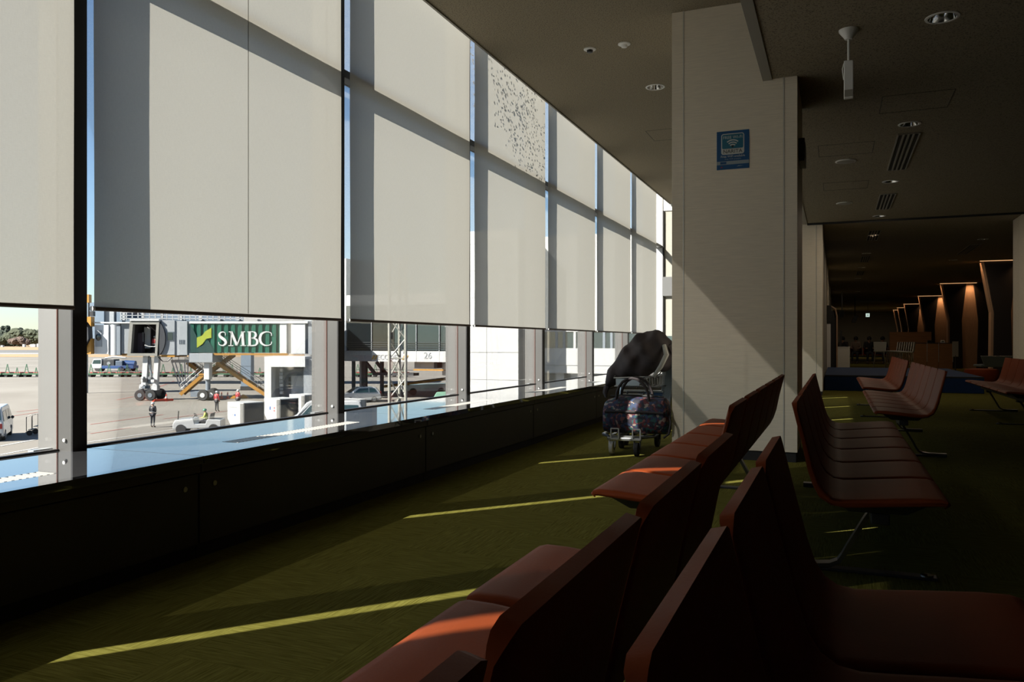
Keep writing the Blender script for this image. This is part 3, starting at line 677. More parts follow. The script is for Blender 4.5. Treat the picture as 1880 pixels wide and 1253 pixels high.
# --- far hall: platform, pillars with lit facets, counter, stools, cabinet
pf = thing('platform', 'low blue carpeted platform across the far hall', 'platform', (-0.22, 18.2, 0))
MB().bx(0, 2.95, 0, 5.6, 0, 0.33).build('deck', 'blue_carpet', pf, bevel=0.01)
MB().bx(0, 2.95, -0.006, 0.0, 0.30, 0.33).build('edge_trim', 'dark_metal', pf)
fc_lab = ['nearest flared dark column with warm lit facets, at the right edge', 'second flared dark column with warm lit facets', 'third flared dark column with warm lit facets', 'fourth flared dark column with warm lit facets', 'fifth flared dark column with warm lit facets', 'farthest flared dark column with warm lit facets']
for i, y in enumerate((25.6, 34.9, 44.0, 53.0, 58.5, 62.5)):
    c = thing('flared_column', fc_lab[i], 'column', (3.78, y, 0), 0, 'flared columns with lit facets')
    zt, zw = ZI, 1.86
    def pier(x0t, x1t, x0w, x1w, x0b, x1b, d0, d1, m, nm):
        rings = [[(a, d0, z), (b_, d0, z), (b_, d1, z), (a, d1, z)] for a, b_, z in ((x0b, x1b, 0), (x0w, x1w, zw), (x0t, x1t, zt))]
        return MB().loft(rings).build(nm, m, c)
    pier(0.06, 0.86, 0.30, 0.70, 0.28, 0.74, 0.0, 0.9, 'pier_dark', 'pier')
    pier(1.10, 1.90, 1.26, 1.66, 1.22, 1.68, 0.0, 0.9, 'pier_dark', 'pier')
    pier(0.80, 1.16, 0.60, 1.36, 0.66, 1.30, 0.12, 0.8, 'panel_brown', 'lit_panel')
    pier(0.0, 0.06, 0.24, 0.30, 0.22, 0.28, 0.1, 0.5, 'panel_brown', 'side_facet')
    MB().bx(-0.05, 1.2, -0.03, 0.0, zt - 0.012, zt - 0.001).build('cove_strip', 'cove_glow', c)
    for nm, x, yy, e in (('facet_lamp', 0.98, -0.04, 4.2), ('side_lamp', -0.08, 0.30, 2.6)):
        ld = bpy.data.lights.new(nm, 'AREA'); ld.energy = e * 0.9; ld.size = 0.2; ld.color = (1.0, 0.55, 0.27); ld.spread = R(110)
        lo = bpy.data.objects.new(nm, ld); COL.objects.link(lo); lo.parent = c; lo.location = (x, yy, zt - 0.03)
def stool(x, y, lab, rz=0.0):
    s_ = thing('bar_stool', lab, 'stool', (x, y, 0), rz, 'white bar stools in the far hall')
    MB().loft([[(w_ * sx, d_ * sy, z) for sx, sy in ((-1, -1), (1, -1), (1, 1), (-1, 1))] for w_, d_, z in ((0.16, 0.17, 0.68), (0.19, 0.19, 0.70), (0.20, 0.20, 0.72))]).build('seat', 'stool_white', s_)
    MB().hexa([(-0.19, -0.20, 0.71), (0.19, -0.20, 0.71), (0.19, -0.17, 0.71), (-0.19, -0.17, 0.71)], [(-0.21, -0.24, 1.03), (0.21, -0.24, 1.03), (0.21, -0.215, 1.03), (-0.21, -0.215, 1.03)]).build('backrest', 'stool_white', s_, bevel=0.01)
    for sx in (-1, 1):
        for sy in (-1, 1): MB().tube([(0.13 * sx, 0.13 * sy, 0.69), (0.22 * sx, 0.21 * sy, 0.0)], 0.011, 8).build('leg', 'chrome', s_)
    MB().tube([(-0.19, -0.18, 0.25), (0.19, -0.18, 0.25), (0.19, 0.18, 0.25), (-0.19, 0.18, 0.25), (-0.19, -0.18, 0.25)], 0.008, 6).build('foot_ring', 'chrome', s_)
p = at_depth(1615, 628, 28); stool(p.x, p.y, 'white bar stool standing apart, left of the row')
for i in range(8):
    p = at_depth(1637 + 4.0 * i, 628, 29.0 - 0.44 * i)
    stool(p.x, p.y, 'white bar stool, %s from the left in the row beside the wooden counter' % ORD[i], R(80))
k_ = thing('service_counter', 'brown wooden service counter beyond the platform', 'counter', at_depth(1677, 628, 29.5).xy.to_3d())
for i, (a, b_) in enumerate(((0, 0.44), (0.45, 0.82), (0.83, 1.28))):
    MB().bx(a, b_, 0, 0.6, 0, 0.98).build('front_panel', 'kiosk_wood', k_, bevel=0.004)
for a in (-0.02, 0.442, 0.822, 1.28): MB().bx(a, a + 0.012, -0.012, 0.0, 0.3, 1.02).build('edge_strip', 'joint_trim', k_)
MB().bx(-0.7, 0.75, 1.6, 2.1, 0, 1.42).build('back_cabinet', 'kiosk_wood', k_, bevel=0.004)
MB().bx(-0.02, 1.3, -0.02, 0.62, 0.98, 1.0).build('top', 'dark_metal', k_)
for nm, x, lab in (('tape_dispenser', 0.55, 'small dark device lying on the service counter'), ('card_reader', 0.98, 'small pale device standing on the service counter')):
    d = thing(nm, lab, 'device', (k_.location.x + x, k_.location.y + 0.2, 1.0)); MB().hexa([(-0.08, -0.05, 0), (0.08, -0.05, 0), (0.08, 0.06, 0), (-0.08, 0.06, 0)], [(-0.06, 0, 0.09), (0.06, 0, 0.09), (0.06, 0.05, 0.1), (-0.06, 0.05, 0.1)]).build('housing', 'white_plastic' if x > 0.9 else 'black_plastic', d)
    MB().bx(-0.04, 0.04, -0.035, -0.02, 0.03, 0.06).build('screen', 'dark_glass', d)
p = at_depth(1754, 628, 26); q = thing('info_stand', 'slim pale stand with a leaflet panel right of the wooden counter', 'stand', (p.x, p.y, 0))
MB().lathe([(0.16, 0), (0.16, 0.015), (0.02, 0.02)], (0, 0, 0), 16).build('base', 'dark_metal', q); MB().tube([(0, 0, 0.02), (0, 0, 0.6)], 0.016, 8).build('pole', 'leg_metal', q); MB().bx(-0.09, 0.09, -0.01, 0.01, 0.55, 1.05).build('panel', 'wall_paint', q, bevel=0.008)
p = at_depth(1536, 628, 30); wc = thing('white_cabinet', 'low white cabinet beyond the blue platform by the wall', 'cabinet', (p.x, p.y, 0))
MB().bx(-0.02, 0.46, 0, 0.5, 0, 0.82).build('body', 'white_wall', wc, bevel=0.01); MB().bx(-0.03, 0.47, -0.01, 0.51, 0.82, 0.85).build('top', 'white_plastic', wc)
tv = thing('monitor', 'dark upright screen standing on the white cabinet', 'monitor', (p.x + 0.1, p.y + 0.2, 0.85))
MB().bx(-0.05, 0.12, -0.05, 0.05, 0, 0.02).build('foot', 'black_plastic', tv); MB().hexa([(-0.02, -0.12, 0.02), (0.07, -0.12, 0.02), (0.07, 0.1, 0.02), (-0.02, 0.1, 0.02)], [(0.03, -0.12, 0.62), (0.10, -0.12, 0.60), (0.10, 0.1, 0.60), (0.03, 0.1, 0.62)]).build('screen', 'black_plastic', tv)
# portal beside the far pillars
po = thing('portal_frame', 'dark arched opening with a pale jamb by the far pillars', 'portal', (-0.24, 23.9, 0))
MB().bx(0.0, 0.10, 0, 0.2, 0, 1.55).build('jamb', 'white_wall', po); MB().bx(0.0, 0.12, -0.02, 0.22, 1.55, 2.05).build('head_box', 'black_plastic', po)
MB().bx(0.10, 0.24, 0.1, 0.3, 0, 1.9).build('opening', 'black_recess', po)
MB().tube([(0.26, 0.05, 0), (0.26, 0.05, 1.75), (0.22, 0.05, 1.95), (0.10, 0.05, 2.03)], 0.022, 8).build('arch', 'panel_brown', po)
for (u, v0, v1, v2, d_, lab) in ((1545.5, 549, 570, 583, 36.0, 'black projector hanging on a pole, left one in the far hall'), (1569.5, 566, 580, 593, 40.0, 'tilted black projector hanging on a pole, right one in the far hall')):
    a, b_, c_ = at_depth(u, v0, d_), at_depth(u, v1, d_), at_depth(u, v2, d_)
    pr = thing('hanging_projector', lab, 'projector', (a.x, a.y, ZI), 0, 'projectors hanging in the far hall')
    MB().tube([(0, 0, 0), (0, 0, b_.z - ZI)], 0.02, 8).build('pole', 'black_plastic', pr)
    tl_ = 0.0 if u < 1550 else 0.06
    MB().hexa([(-0.1 - tl_, -0.12, c_.z - ZI), (0.09 - tl_, -0.12, c_.z - ZI), (0.09 - tl_, 0.12, c_.z - ZI), (-0.1 - tl_, 0.12, c_.z - ZI)], [(-0.1 + tl_, -0.12, b_.z - ZI), (0.1 + tl_, -0.12, b_.z - ZI), (0.1 + tl_, 0.12, b_.z - ZI), (-0.1 + tl_, 0.12, b_.z - ZI)]).build('housing', 'black_plastic', pr, bevel=0.01)
p = at_depth(1593, 579, 45); ex = thing('exit_sign', 'small lit white exit sign far down the hall', 'sign', (p.x, p.y, ZI))
MB().tube([(0, 0, 0), (0, 0, p.z + 0.1 - ZI)], 0.012, 6).build('rod', 'dark_metal', ex)
MB().bx(-0.1, 0.1, -0.02, 0.02, p.z - 0.1 - ZI, p.z + 0.1 - ZI).build('lightbox', 'exit_glow', ex)
flat('arrow', [(-0.05, p.z - ZI - 0.012), (0.0, p.z - ZI - 0.012), (0.0, p.z - ZI - 0.04), (0.05, p.z - ZI), (0.0, p.z - ZI + 0.04), (0.0, p.z - ZI + 0.012), (-0.05, p.z - ZI + 0.012)], -0.024, -0.02, 'sign_dark', ex)
p = at_depth(1802, 628, 19.5); lt = thing('ottoman', 'round brown upholstered ottoman behind the right bench', 'ottoman', (p.x, p.y, 0))
MB().lathe([(0.34, 0.03), (0.37, 0.10), (0.38, 0.30), (0.36, 0.36), (0.2, 0.38)], (0, 0, 0), 28).build('cushion', 'seat_leather', lt, smooth=True); MB().lathe([(0.30, 0), (0.30, 0.03)], (0, 0, 0), 20).build('base', 'dark_metal', lt)
p = at_depth(1822, 628, 21.5); lc = thing('lounge_chair', 'grey lounge chair with a slanted back behind the ottoman', 'chair', (p.x, p.y, 0), R(10))
MB().hexa([(-0.38, -0.3, 0.36), (0.38, -0.3, 0.36), (0.38, 0.3, 0.36), (-0.38, 0.3, 0.36)], [(-0.38, -0.3, 0.44), (0.38, -0.3, 0.44), (0.38, 0.3, 0.42), (-0.38, 0.3, 0.42)]).build('seat', 'trolley_grey', lc, bevel=0.02)
MB().hexa([(-0.30, -0.36, 0.36), (0.32, -0.36, 0.36), (0.32, -0.31, 0.36), (-0.30, -0.31, 0.36)], [(-0.44, -0.46, 0.66), (0.44, -0.46, 0.66), (0.44, -0.42, 0.66), (-0.44, -0.42, 0.66)]).build('backrest', 'trolley_grey', lc, bevel=0.015)
for x in (-0.3, 0.3):
    for y in (-0.24, 0.24): MB().tube([(x, y, 0.37), (x * 1.15, y * 1.15, 0)], 0.014, 6).build('leg', 'dark_metal', lc)

# ================================================================== luggage trolley with its load
TX, TY = -1.775, 7.50
tr = thing('luggage_trolley', 'grey airport luggage trolley parked left of the big pillar', 'trolley', (TX, TY, 0))
W2 = 0.235
MB().tube([(-0.14, -0.42, 0.165), (-W2, -0.30, 0.17), (-W2, 0.34, 0.19), (W2, 0.34, 0.19), (W2, -0.30, 0.17), (0.14, -0.42, 0.165), (-0.14, -0.42, 0.165)], 0.016, 8).build('base_frame', 'trolley_steel', tr, smooth=True)
for x in (-0.14, -0.05, 0.05, 0.14): MB().bar((x, -0.41, 0.168), (x, 0.33, 0.19), 0.03, 0.012).build('tray_slat', 'trolley_steel', tr)
MB().bx(-0.16, 0.16, -0.452, -0.425, 0.135, 0.165).build('bumper', 'trolley_steel', tr, bevel=0.008)
for x in (-0.085, 0.115):
    m_ = MB()
    for a, b in (((x - 0.035, 0.15), (x - 0.035, 0.245)), ((x + 0.035, 0.15), (x + 0.035, 0.245)), ((x - 0.035, 0.245), (x + 0.035, 0.245)), ((x - 0.035, 0.15), (x + 0.035, 0.15))):
        m_.bar((a[0], -0.46, a[1]), (b[0], -0.46, b[1]), 0.010, 0.010, (0, 1, 0))
    m_.build('stop_loop', 'wheel_white', tr)
for x, y, r, m in ((-0.125, -0.40, 0.062, 'wheel_white'), (0.115, -0.44, 0.062, 'rubber'), (-0.15, 0.05, 0.075, 'rubber'), (0.15, 0.28, 0.075, 'rubber'), (-0.17, 0.30, 0.07, 'rubber')):
    w_ = MB().tube([(x - 0.018, y, r), (x + 0.018, y, r)], r, 20).build('wheel', m, tr, bevel=0.006)
    MB().tube([(x - 0.022, y, r), (x + 0.022, y, r)], r * 0.35, 12).build('hub', 'leg_metal', w_)
    f_ = MB(); f_.bar((x - 0.027, y, r), (x - 0.027, y + 0.02, 0.15), 0.008, 0.035, (0, 1, 0)); f_.bar((x + 0.027, y, r), (x + 0.027, y + 0.02, 0.15), 0.008, 0.035, (0, 1, 0)); f_.bx(x - 0.032, x + 0.032, y - 0.005, y + 0.045, 0.135, 0.165)
    f_.build('fork', 'trolley_steel' if m == 'wheel_white' else 'dark_metal', tr)
MB().tube([(-W2, 0.30, 0.19), (-W2, 0.38, 0.62), (-W2, 0.395, 0.80)], 0.016, 8).build('upright', 'trolley_steel', tr, smooth=True)
MB().hexa([(0.16, 0.28, 0.19), (0.25, 0.28, 0.19), (0.25, 0.33, 0.19), (0.16, 0.33, 0.19)], [(0.19, 0.42, 0.93), (0.29, 0.42, 0.93), (0.29, 0.46, 0.93), (0.19, 0.46, 0.93)]).build('side_panel', 'trolley_grey', tr, bevel=0.008)
MB().tube([(-W2, 0.395, 0.80), (-W2 + 0.02, 0.43, 0.83), (0.24, 0.46, 0.92), (0.25, 0.43, 0.90)], 0.018, 10).build('handle', 'black_plastic', tr, smooth=True)
bk = MB().tube([(-0.22, 0.06, 0.60), (0.2, 0.06, 0.60), (0.22, 0.40, 0.60), (-0.24, 0.40, 0.60), (-0.22, 0.06, 0.60)], 0.008, 6)
bk.tube([(-0.22, 0.03, 0.68), (0.19, 0.03, 0.70), (0.24, 0.40, 0.80), (-0.24, 0.40, 0.80), (-0.22, 0.03, 0.68)], 0.008, 6)
bo = bk.build('basket', 'trolley_steel', tr, smooth=True)
for i in range(9):
    x = -0.2 + i * 0.05; MB().tube([(x, 0.03, 0.69), (x, 0.06, 0.60), (x, 0.40, 0.60), (x, 0.40, 0.80)], 0.004, 5).build('basket_wire', 'trolley_steel', bo)
for i in range(6):
    y = 0.08 + i * 0.06; MB().tube([(0.205, y, 0.60), (0.215, y, 0.71 + i * 0.016)], 0.004, 5).build('basket_wire', 'trolley_steel', bo)
MB().bx(-0.2, 0.03, 0.02, 0.028, 0.61, 0.675).build('front_plate', 'sign_grey', bo)
MB().hexa([(-0.06, 0.30, 0.36), (0.19, 0.30, 0.36), (0.19, 0.33, 0.36), (-0.06, 0.33, 0.36)], [(-0.06, 0.34, 0.53), (0.19, 0.34, 0.53), (0.19, 0.37, 0.53), (-0.06, 0.37, 0.53)]).build('back_board', 'trolley_blue', tr, bevel=0.01)
MB().bx(-W2, 0.2, 0.33, 0.36, 0.53, 0.55).build('cross_bar', 'trolley_steel', tr)
# flowered holdall lying across the tray
hb = thing('holdall', 'dark flowered holdall bag lying on the trolley base', 'bag', (TX + 0.075, TY - 0.265, 0.19))
def bag_rings(L_, H, D, n=22):
    out = []
    for x, s_ in ((-L_ / 2, 0.72), (-L_ / 2 + 0.012, 0.86), (-L_ / 2 + 0.04, 0.95), (-L_ / 4, 1.0), (0, 1.02), (L_ / 4, 1.0), (L_ / 2 - 0.04, 0.95), (L_ / 2 - 0.012, 0.86), (L_ / 2, 0.72)):
        ring = []
        for k in range(n):
            a = 2 * math.pi * k / n; c, s2 = math.cos(a), math.sin(a); e = 0.62
            ring.append((x, D / 2 * s_ * math.copysign(abs(c) ** e, c), H / 2 + H / 2 * s_ * math.copysign(abs(s2) ** e, s2) * (0.96 if s2 > 0 else 1.0) + (0.010 * math.sin(x * 30) if s2 > 0.5 else 0) - H / 2 * (1 - s_) * 0.8))
        out.append(ring)
    return out
MB().loft(bag_rings(0.60, 0.34, 0.26)).build('body', 'floral_cloth', hb, smooth=True)
MB().tube([(-0.27, -0.132, 0.20), (-0.1, -0.136, 0.205), (0.1, -0.136, 0.205), (0.27, -0.132, 0.20)], 0.012, 6).build('piping', 'black_cloth', hb)
MB().tube([(-0.25, 0.0, 0.338), (0.0, 0.0, 0.345), (0.25, 0.0, 0.338)], 0.008, 6).build('zip', 'black_plastic', hb)
for y in (-0.09, 0.08):
    pts = [(-0.17, y, 0.28)] + [(-0.02 + 0.15 * math.cos(R(180 - q * 18)), y - 0.02 * math.sin(R(q * 18)), 0.32 + 0.19 * math.sin(R(q * 18))) for q in range(11)] + [(0.13, y, 0.28)]
    MB().tube(pts, 0.013, 8).build('handle', 'black_cloth', hb, smooth=True)
MB().tube([(0.29, -0.05, 0.22), (0.33, -0.10, 0.12), (0.32, -0.13, 0.02), (0.27, -0.12, -0.02)], 0.01, 6).build('shoulder_strap', 'black_cloth', hb)
MB().bx(-0.31, -0.302, -0.05, 0.05, 0.14, 0.22).build('end_patch', 'black_cloth', hb)
# dark suitcase standing behind the holdall
sc_ = thing('suitcase', 'dark suitcase standing at the back of the trolley base', 'bag', (TX + 0.02, TY + 0.03, 0.20))
MB().bx(-0.19, 0.13, -0.10, 0.10, 0.0, 0.33).build('shell', 'black_plastic', sc_, bevel=0.03, seg=3); MB().tube([(-0.11, 0, 0.325), (-0.11, 0, 0.35), (0.05, 0, 0.35), (0.05, 0, 0.325)], 0.01, 6).build('handle', 'dark_metal', sc_)
# black rucksack under a draped coat in the upper basket
rk = thing('backpack', 'bulky black backpack with a coat over it, in the upper trolley basket', 'bag', (TX, TY + 0.22, 0.64))
def interp(tab, x):
    for (x0, a), (x1, b) in zip(tab, tab[1:]):
        if x <= x1: return a + (b - a) * (x - x0) / (x1 - x0)
    return tab[-1][1]
top = [(-0.345, 0.02), (-0.33, 0.10), (-0.28, 0.17), (-0.22, 0.25), (-0.14, 0.36), (-0.04, 0.45), (0.06, 0.50), (0.15, 0.505), (0.22, 0.47), (0.28, 0.41), (0.32, 0.33), (0.335, 0.24)]
bot = [(-0.345, -0.06), (-0.33, -0.08), (-0.28, -0.055), (-0.22, -0.01), (-0.14, 0.015), (-0.04, 0.03), (0.06, 0.06), (0.15, 0.09), (0.22, 0.11), (0.28, 0.14), (0.32, 0.16), (0.335, 0.19)]
dep = [(-0.345, 0.06), (-0.28, 0.12), (-0.14, 0.17), (0.06, 0.20), (0.22, 0.19), (0.335, 0.10)]
rings = []; NR = 48
for i in range(41):
    x = -0.345 + 0.68 * i / 40; zt, zb, dp = interp(top, x), interp(bot, x), interp(dep, x); zc, hh = (zt + zb) / 2, (zt - zb) / 2
    ring = []
    for k in range(NR):
        a = 2 * math.pi * k / NR; c, s_ = math.cos(a), math.sin(a)
        px, pz = x, zc + hh * s_; py = dp * math.copysign(abs(c) ** 0.8, c)
        f_ = 0.022 * math.sin(15 * (px * 0.8 + pz * 1.3) + 2.5 * math.sin(6 * px)) + 0.013 * math.sin(33 * (px - 0.6 * pz) + 1.7 * math.sin(9 * pz))
        if c > 0: f_ *= 0.5
        ring.append((px + f_ * 0.25, py + (-f_ if c < 0 else f_), pz + f_ * 0.55 * s_))
    rings.append(ring)
MB().loft(rings).build('coat', 'black_cloth', rk, smooth=True)
MB().tube([(0.26, -0.16, 0.36), (0.29, -0.20, 0.27), (0.24, -0.21, 0.16), (0.17, -0.21, 0.06)], [0.02, 0.026, 0.024, 0.016], 8).build('strap', 'grey_strap', rk, smooth=True)
MB().tube([(0.30, -0.10, 0.36), (0.345, -0.08, 0.28), (0.35, -0.06, 0.2)], [0.03, 0.034, 0.02], 8).build('side_pocket', 'black_cloth', rk, smooth=True)
MB().tube([(-0.33, -0.05, -0.05), (-0.345, -0.06, -0.11), (-0.335, -0.06, -0.16)], [0.03, 0.026, 0.012], 8).build('sleeve', 'black_cloth', rk, smooth=True)
MB().tube([(0.35, -0.03, 0.22), (0.36, -0.02, 0.10), (0.34, -0.02, 0.02)], 0.006, 5).build('cord', 'black_cloth', rk)

# ================================================================== people
SK = dict(pel=(0, 0, 0.95), spi=(0, 0.01, 1.14), che=(0, 0, 1.33), nec=(0, 0, 1.47), hea=(0, -0.01, 1.58), top=(0, -0.005, 1.70),
          shl=(-0.18, 0, 1.42), ell=(-0.24, 0.02, 1.16), wrl=(-0.25, -0.05, 0.92), hdl=(-0.25, -0.07, 0.82), shr=(0.18, 0, 1.42), elr=(0.24, 0.02, 1.16), wrr=(0.25, -0.05, 0.92), hdr=(0.25, -0.07, 0.82),
          hil=(-0.09, 0, 0.90), knl=(-0.10, -0.01, 0.49), anl=(-0.10, 0.02, 0.08), tol=(-0.11, -0.15, 0.03), hir=(0.09, 0, 0.90), knr=(0.10, -0.01, 0.49), anr=(0.10, 0.02, 0.08), tor=(0.11, -0.15, 0.03))
EDG = [('pel', 'spi'), ('spi', 'che'), ('che', 'nec'), ('nec', 'hea'), ('hea', 'top')] + [e for s_ in 'lr' for e in (('che', 'sh' + s_), ('sh' + s_, 'el' + s_), ('el' + s_, 'wr' + s_), ('wr' + s_, 'hd' + s_), ('pel', 'hi' + s_), ('hi' + s_, 'kn' + s_), ('kn' + s_, 'an' + s_), ('an' + s_, 'to' + s_))]
RAD = dict(pel=(.15, .10), spi=(.13, .09), che=(.15, .10), nec=.055, hea=(.078, .095), top=.055, sh=.06, el=.042, wr=.032, hd=.038, hi=.085, kn=.056, an=.042, to=.035)
def rad(k, g=1.0):
    r = RAD[k] if k in RAD else RAD[k[:2]]
    return (r[0] * g, r[1] * g) if isinstance(r, tuple) else (r * g, r * g)
def sub_skin(name, sk, keys, root, m, parent, g=1.18):
    idx = {k: i for i, k in enumerate(keys)}
    return skin_obj(name, [sk[k] for k in keys], [(idx[a], idx[b]) for a, b in EDG if a in idx and b in idx], [rad(k, g) for k in keys], m, parent, idx[root])
def person(label, loc, rotz, jacket, trousers, helmet=None, pose=None, group=None, stripe=None, hair=None):
    sk = dict(SK); sk.update(pose or {})
    p = thing('person', label, 'person', loc, rotz, group)
    sub_skin('body', sk, list(SK.keys()), 'pel', 'skin', p, 1.0)
    sub_skin('jacket', sk, ['pel', 'spi', 'che', 'nec', 'shl', 'ell', 'wrl', 'shr', 'elr', 'wrr'], 'che', jacket, p, 1.25)
    sub_skin('trousers', sk, ['pel', 'hil', 'knl', 'anl', 'hir', 'knr', 'anr'], 'pel', trousers, p, 1.17)
    for s_ in 'lr': sub_skin('shoe', sk, ['an' + s_, 'to' + s_], 'an' + s_, 'car_black', p, 1.25)
    h = Vector(sk['hea'])
    if helmet:
        hm = MB().lathe([(0.135, 0.03), (0.125, 0.035), (0.118, 0.09), (0.09, 0.135), (0.04, 0.155), (0.001, 0.158)], h, 16).build('helmet', helmet, p, smooth=True)
        MB().bx(h.x - 0.07, h.x + 0.07, h.y - 0.17, h.y - 0.09, h.z + 0.028, h.z + 0.04).build('peak', helmet, hm)
    if hair: MB().ico((h.x, h.y + 0.015, h.z + 0.045), 0.108, 2, (0.95, 1.05, 1.0)).build('hair', hair, p, smooth=True)
    MB().ico((h.x, h.y - 0.10, h.z - 0.005), 0.018, 1, (0.8, 1, 1.3)).build('nose', 'skin', p)
    if stripe:
        w_ = Vector(sk['pel']) * 0.6 + Vector(sk['spi']) * 0.4
        MB().loft([[(w_.x + 0.172 * math.cos(R(22.5 * q)), w_.y + 0.125 * math.sin(R(22.5 * q)), w_.z + dz) for q in range(16)] for dz in (0, 0.05)]).build('stripe', stripe, p)
        if stripe == 'reflective':
            c_ = Vector(sk['che']); MB().bx(-0.06, 0.06, c_.y + 0.115, c_.y + 0.13, c_.z - 0.02, c_.z + 0.05).build('back_patch', 'mark_grey', p)
    return p
SIT = dict(pel=(0, 0, 0.55), spi=(0, -0.02, 0.74), che=(0, -0.05, 0.92), nec=(0, -0.08, 1.06), hea=(0, -0.12, 1.17), top=(0, -0.125, 1.29), shl=(-0.18, -0.05, 1.01), ell=(-0.22, -0.12, 0.77), wrl=(-0.15, -0.32, 0.74), hdl=(-0.12, -0.40, 0.76), shr=(0.18, -0.05, 1.01), elr=(0.22, -0.12, 0.77), wrr=(0.15, -0.32, 0.74), hdr=(0.12, -0.40, 0.76),
           hil=(-0.09, -0.04, 0.53), knl=(-0.11, -0.42, 0.52), anl=(-0.11, -0.42, 0.10), tol=(-0.11, -0.57, 0.05), hir=(0.09, -0.04, 0.53), knr=(0.11, -0.42, 0.52), anr=(0.11, -0.42, 0.10), tor=(0.11, -0.57, 0.05))
# travellers sitting far down the hall, on a bench
fb = at_depth(1574, 628, 38)
bp = thing('beam_seating', 'dark bench far down the hall with people sitting on it', 'bench', (fb.x - 0.9, fb.y - 0.1, 0), 0)
for i in range(5): share(proto['seat'], bp, (0.42, 0.2, 0.0)).rotation_euler = (0, 0, R(90)) ; bp.children[-1].location = (0.3 + 0.55 * i, -0.35, 0)
for i in range(5): share(proto['backrest'], bp, (0.3 + 0.55 * i, -0.35, 0)).rotation_euler = (0, 0, R(90))
MB().bx(0, 2.8, -0.15, -0.05, 0.30, 0.355).build('beam', 'dark_metal', bp)
for x in (0.5, 2.3): MB().hexa([(x, -0.3, 0), (x + 0.06, -0.3, 0), (x + 0.06, 0.25, 0), (x, 0.25, 0)], [(x, -0.13, 0.31), (x + 0.06, -0.13, 0.31), (x + 0.06, -0.06, 0.31), (x, -0.06, 0.31)]).build('leg', 'dark_metal', bp)
for i, (dx, jk, lab) in enumerate(((0.3, 'shirt_dark', 'seated person in dark clothes nearest the white cabinet'), (0.85, 'shirt_beige', 'seated person in a beige top, hands together'), (1.4, 'shirt_dark', 'seated person in dark clothes right of the beige one'), (1.95, 'jacket_navy', 'seated person in navy left of the lone white stool'))):
    person(lab, (fb.x - 0.9 + dx, fb.y - 0.12, -0.02), R(-25 + 15 * i), jk, 'trouser_dark', None, SIT, 'travellers sitting far down the hall', None, 'hair_black')

# ================================================================== OUTSIDE
GZ = -4.82
def gpt(u, v): return on_z(u, v, GZ)
def gd(v): return (EYE - GZ) * FPX / (v - HY)
def odist(u, d): p = at_depth(u, HY, d); return Vector((p.x, p.y, 0))
gm = MB().add([(-2200, -600, GZ), (900, -600, GZ), (900, 2200, GZ), (-2200, 2200, GZ)], [(0, 1, 2, 3)]).build('ground', 'apron_concrete'); struct(gm, 'pale concrete airport apron')
def strip(name, pts, m, z):
    return struct(MB().add([(p.x, p.y, GZ + z) for p in pts], [tuple(range(len(pts)))]).build(name, m))
struct(MB().add([(-31, -120, GZ + 0.03), (-3.7, -120, GZ + 0.03), (-3.7, 48, GZ + 0.03), (-31, 48, GZ + 0.03)], [(0, 1, 2, 3)]).build('bounce_cut_strip', 'bounce_cut_dark'), 'unseen dark ground strip added below the windows to cut bounced light')  # unseen strip, added so less sunlit ground shines up on the blinds
def band(v0, v1, m, z, u0=-900, u1=1500): strip('ground_band', [gpt(u0, v0), gpt(u1, v0), gpt(u1, v1), gpt(u0, v1)], m, z)
for v0, v1, m, z in ((655.5, 639, 'taxiway', 0.02), (643, 638, 'dry_grass', 0.04), (656, 651, 'dry_grass', 0.03), (650.5, 648.8, 'line_white', 0.05), (637.5, 634, 'dry_grass', 0.05)): band(v0, v1, m, z)
def gline(u0, v0, u1, v1, w, m, nm='ground_marking'):
    a, b = gpt(u0, v0), gpt(u1, v1); d = (b - a); n = Vector((-d.y, d.x, 0)).normalized() * (w / 2)
    struct(MB().add([tuple(x + Vector((0, 0, 0.015))) for x in (a - n, b - n, b + n, a + n)], [(0, 1, 2, 3)]).build(nm, m))
for a in ((0, 820, 74, 806, 0.22), (160, 813, 330, 788, 0.22), (330, 788, 560, 762, 0.2), (0, 836, 74, 822, 0.2), (160, 829, 260, 812, 0.2)): gline(*a, 'line_white')
for a in ((30, 757, 74, 752, 0.16), (166, 780, 300, 762, 0.16), (166, 797, 240, 786, 0.14), (215, 735, 245, 729, 0.2), (290, 712, 320, 700, 0.2), (300, 770, 420, 755, 0.14), (0, 768, 74, 757, 0.14), (430, 745, 480, 740, 0.14)): gline(*a, 'line_red')

# --- main jet bridge; local x to the right, y away, z up from the camera plane, all at its own distance
BD = 80.0; K = BD / FPX
jb = thing('jet_bridge', 'jet bridge with a green corrugated panel lettered in white', 'jet bridge', odist(940, BD), YAW)
def lx(u, k=K): return (u - CX) * k
def lz(v, k=K): return EYE - (v - HY) * k
def lxy(u, y): return (u - CX) * (BD + y) / FPX
def bxd(u0, u1, v0, v1, y0, y1): return MB().bx(lxy(u0, y0), lxy(u1, y0), y0, y1, lz(v1), lz(v0))
def bxp(u0, u1, v0, v1, y0, y1, k=K): return MB().bx(lx(u0, k), lx(u1, k), y0, y1, lz(v1, k), lz(v0, k))
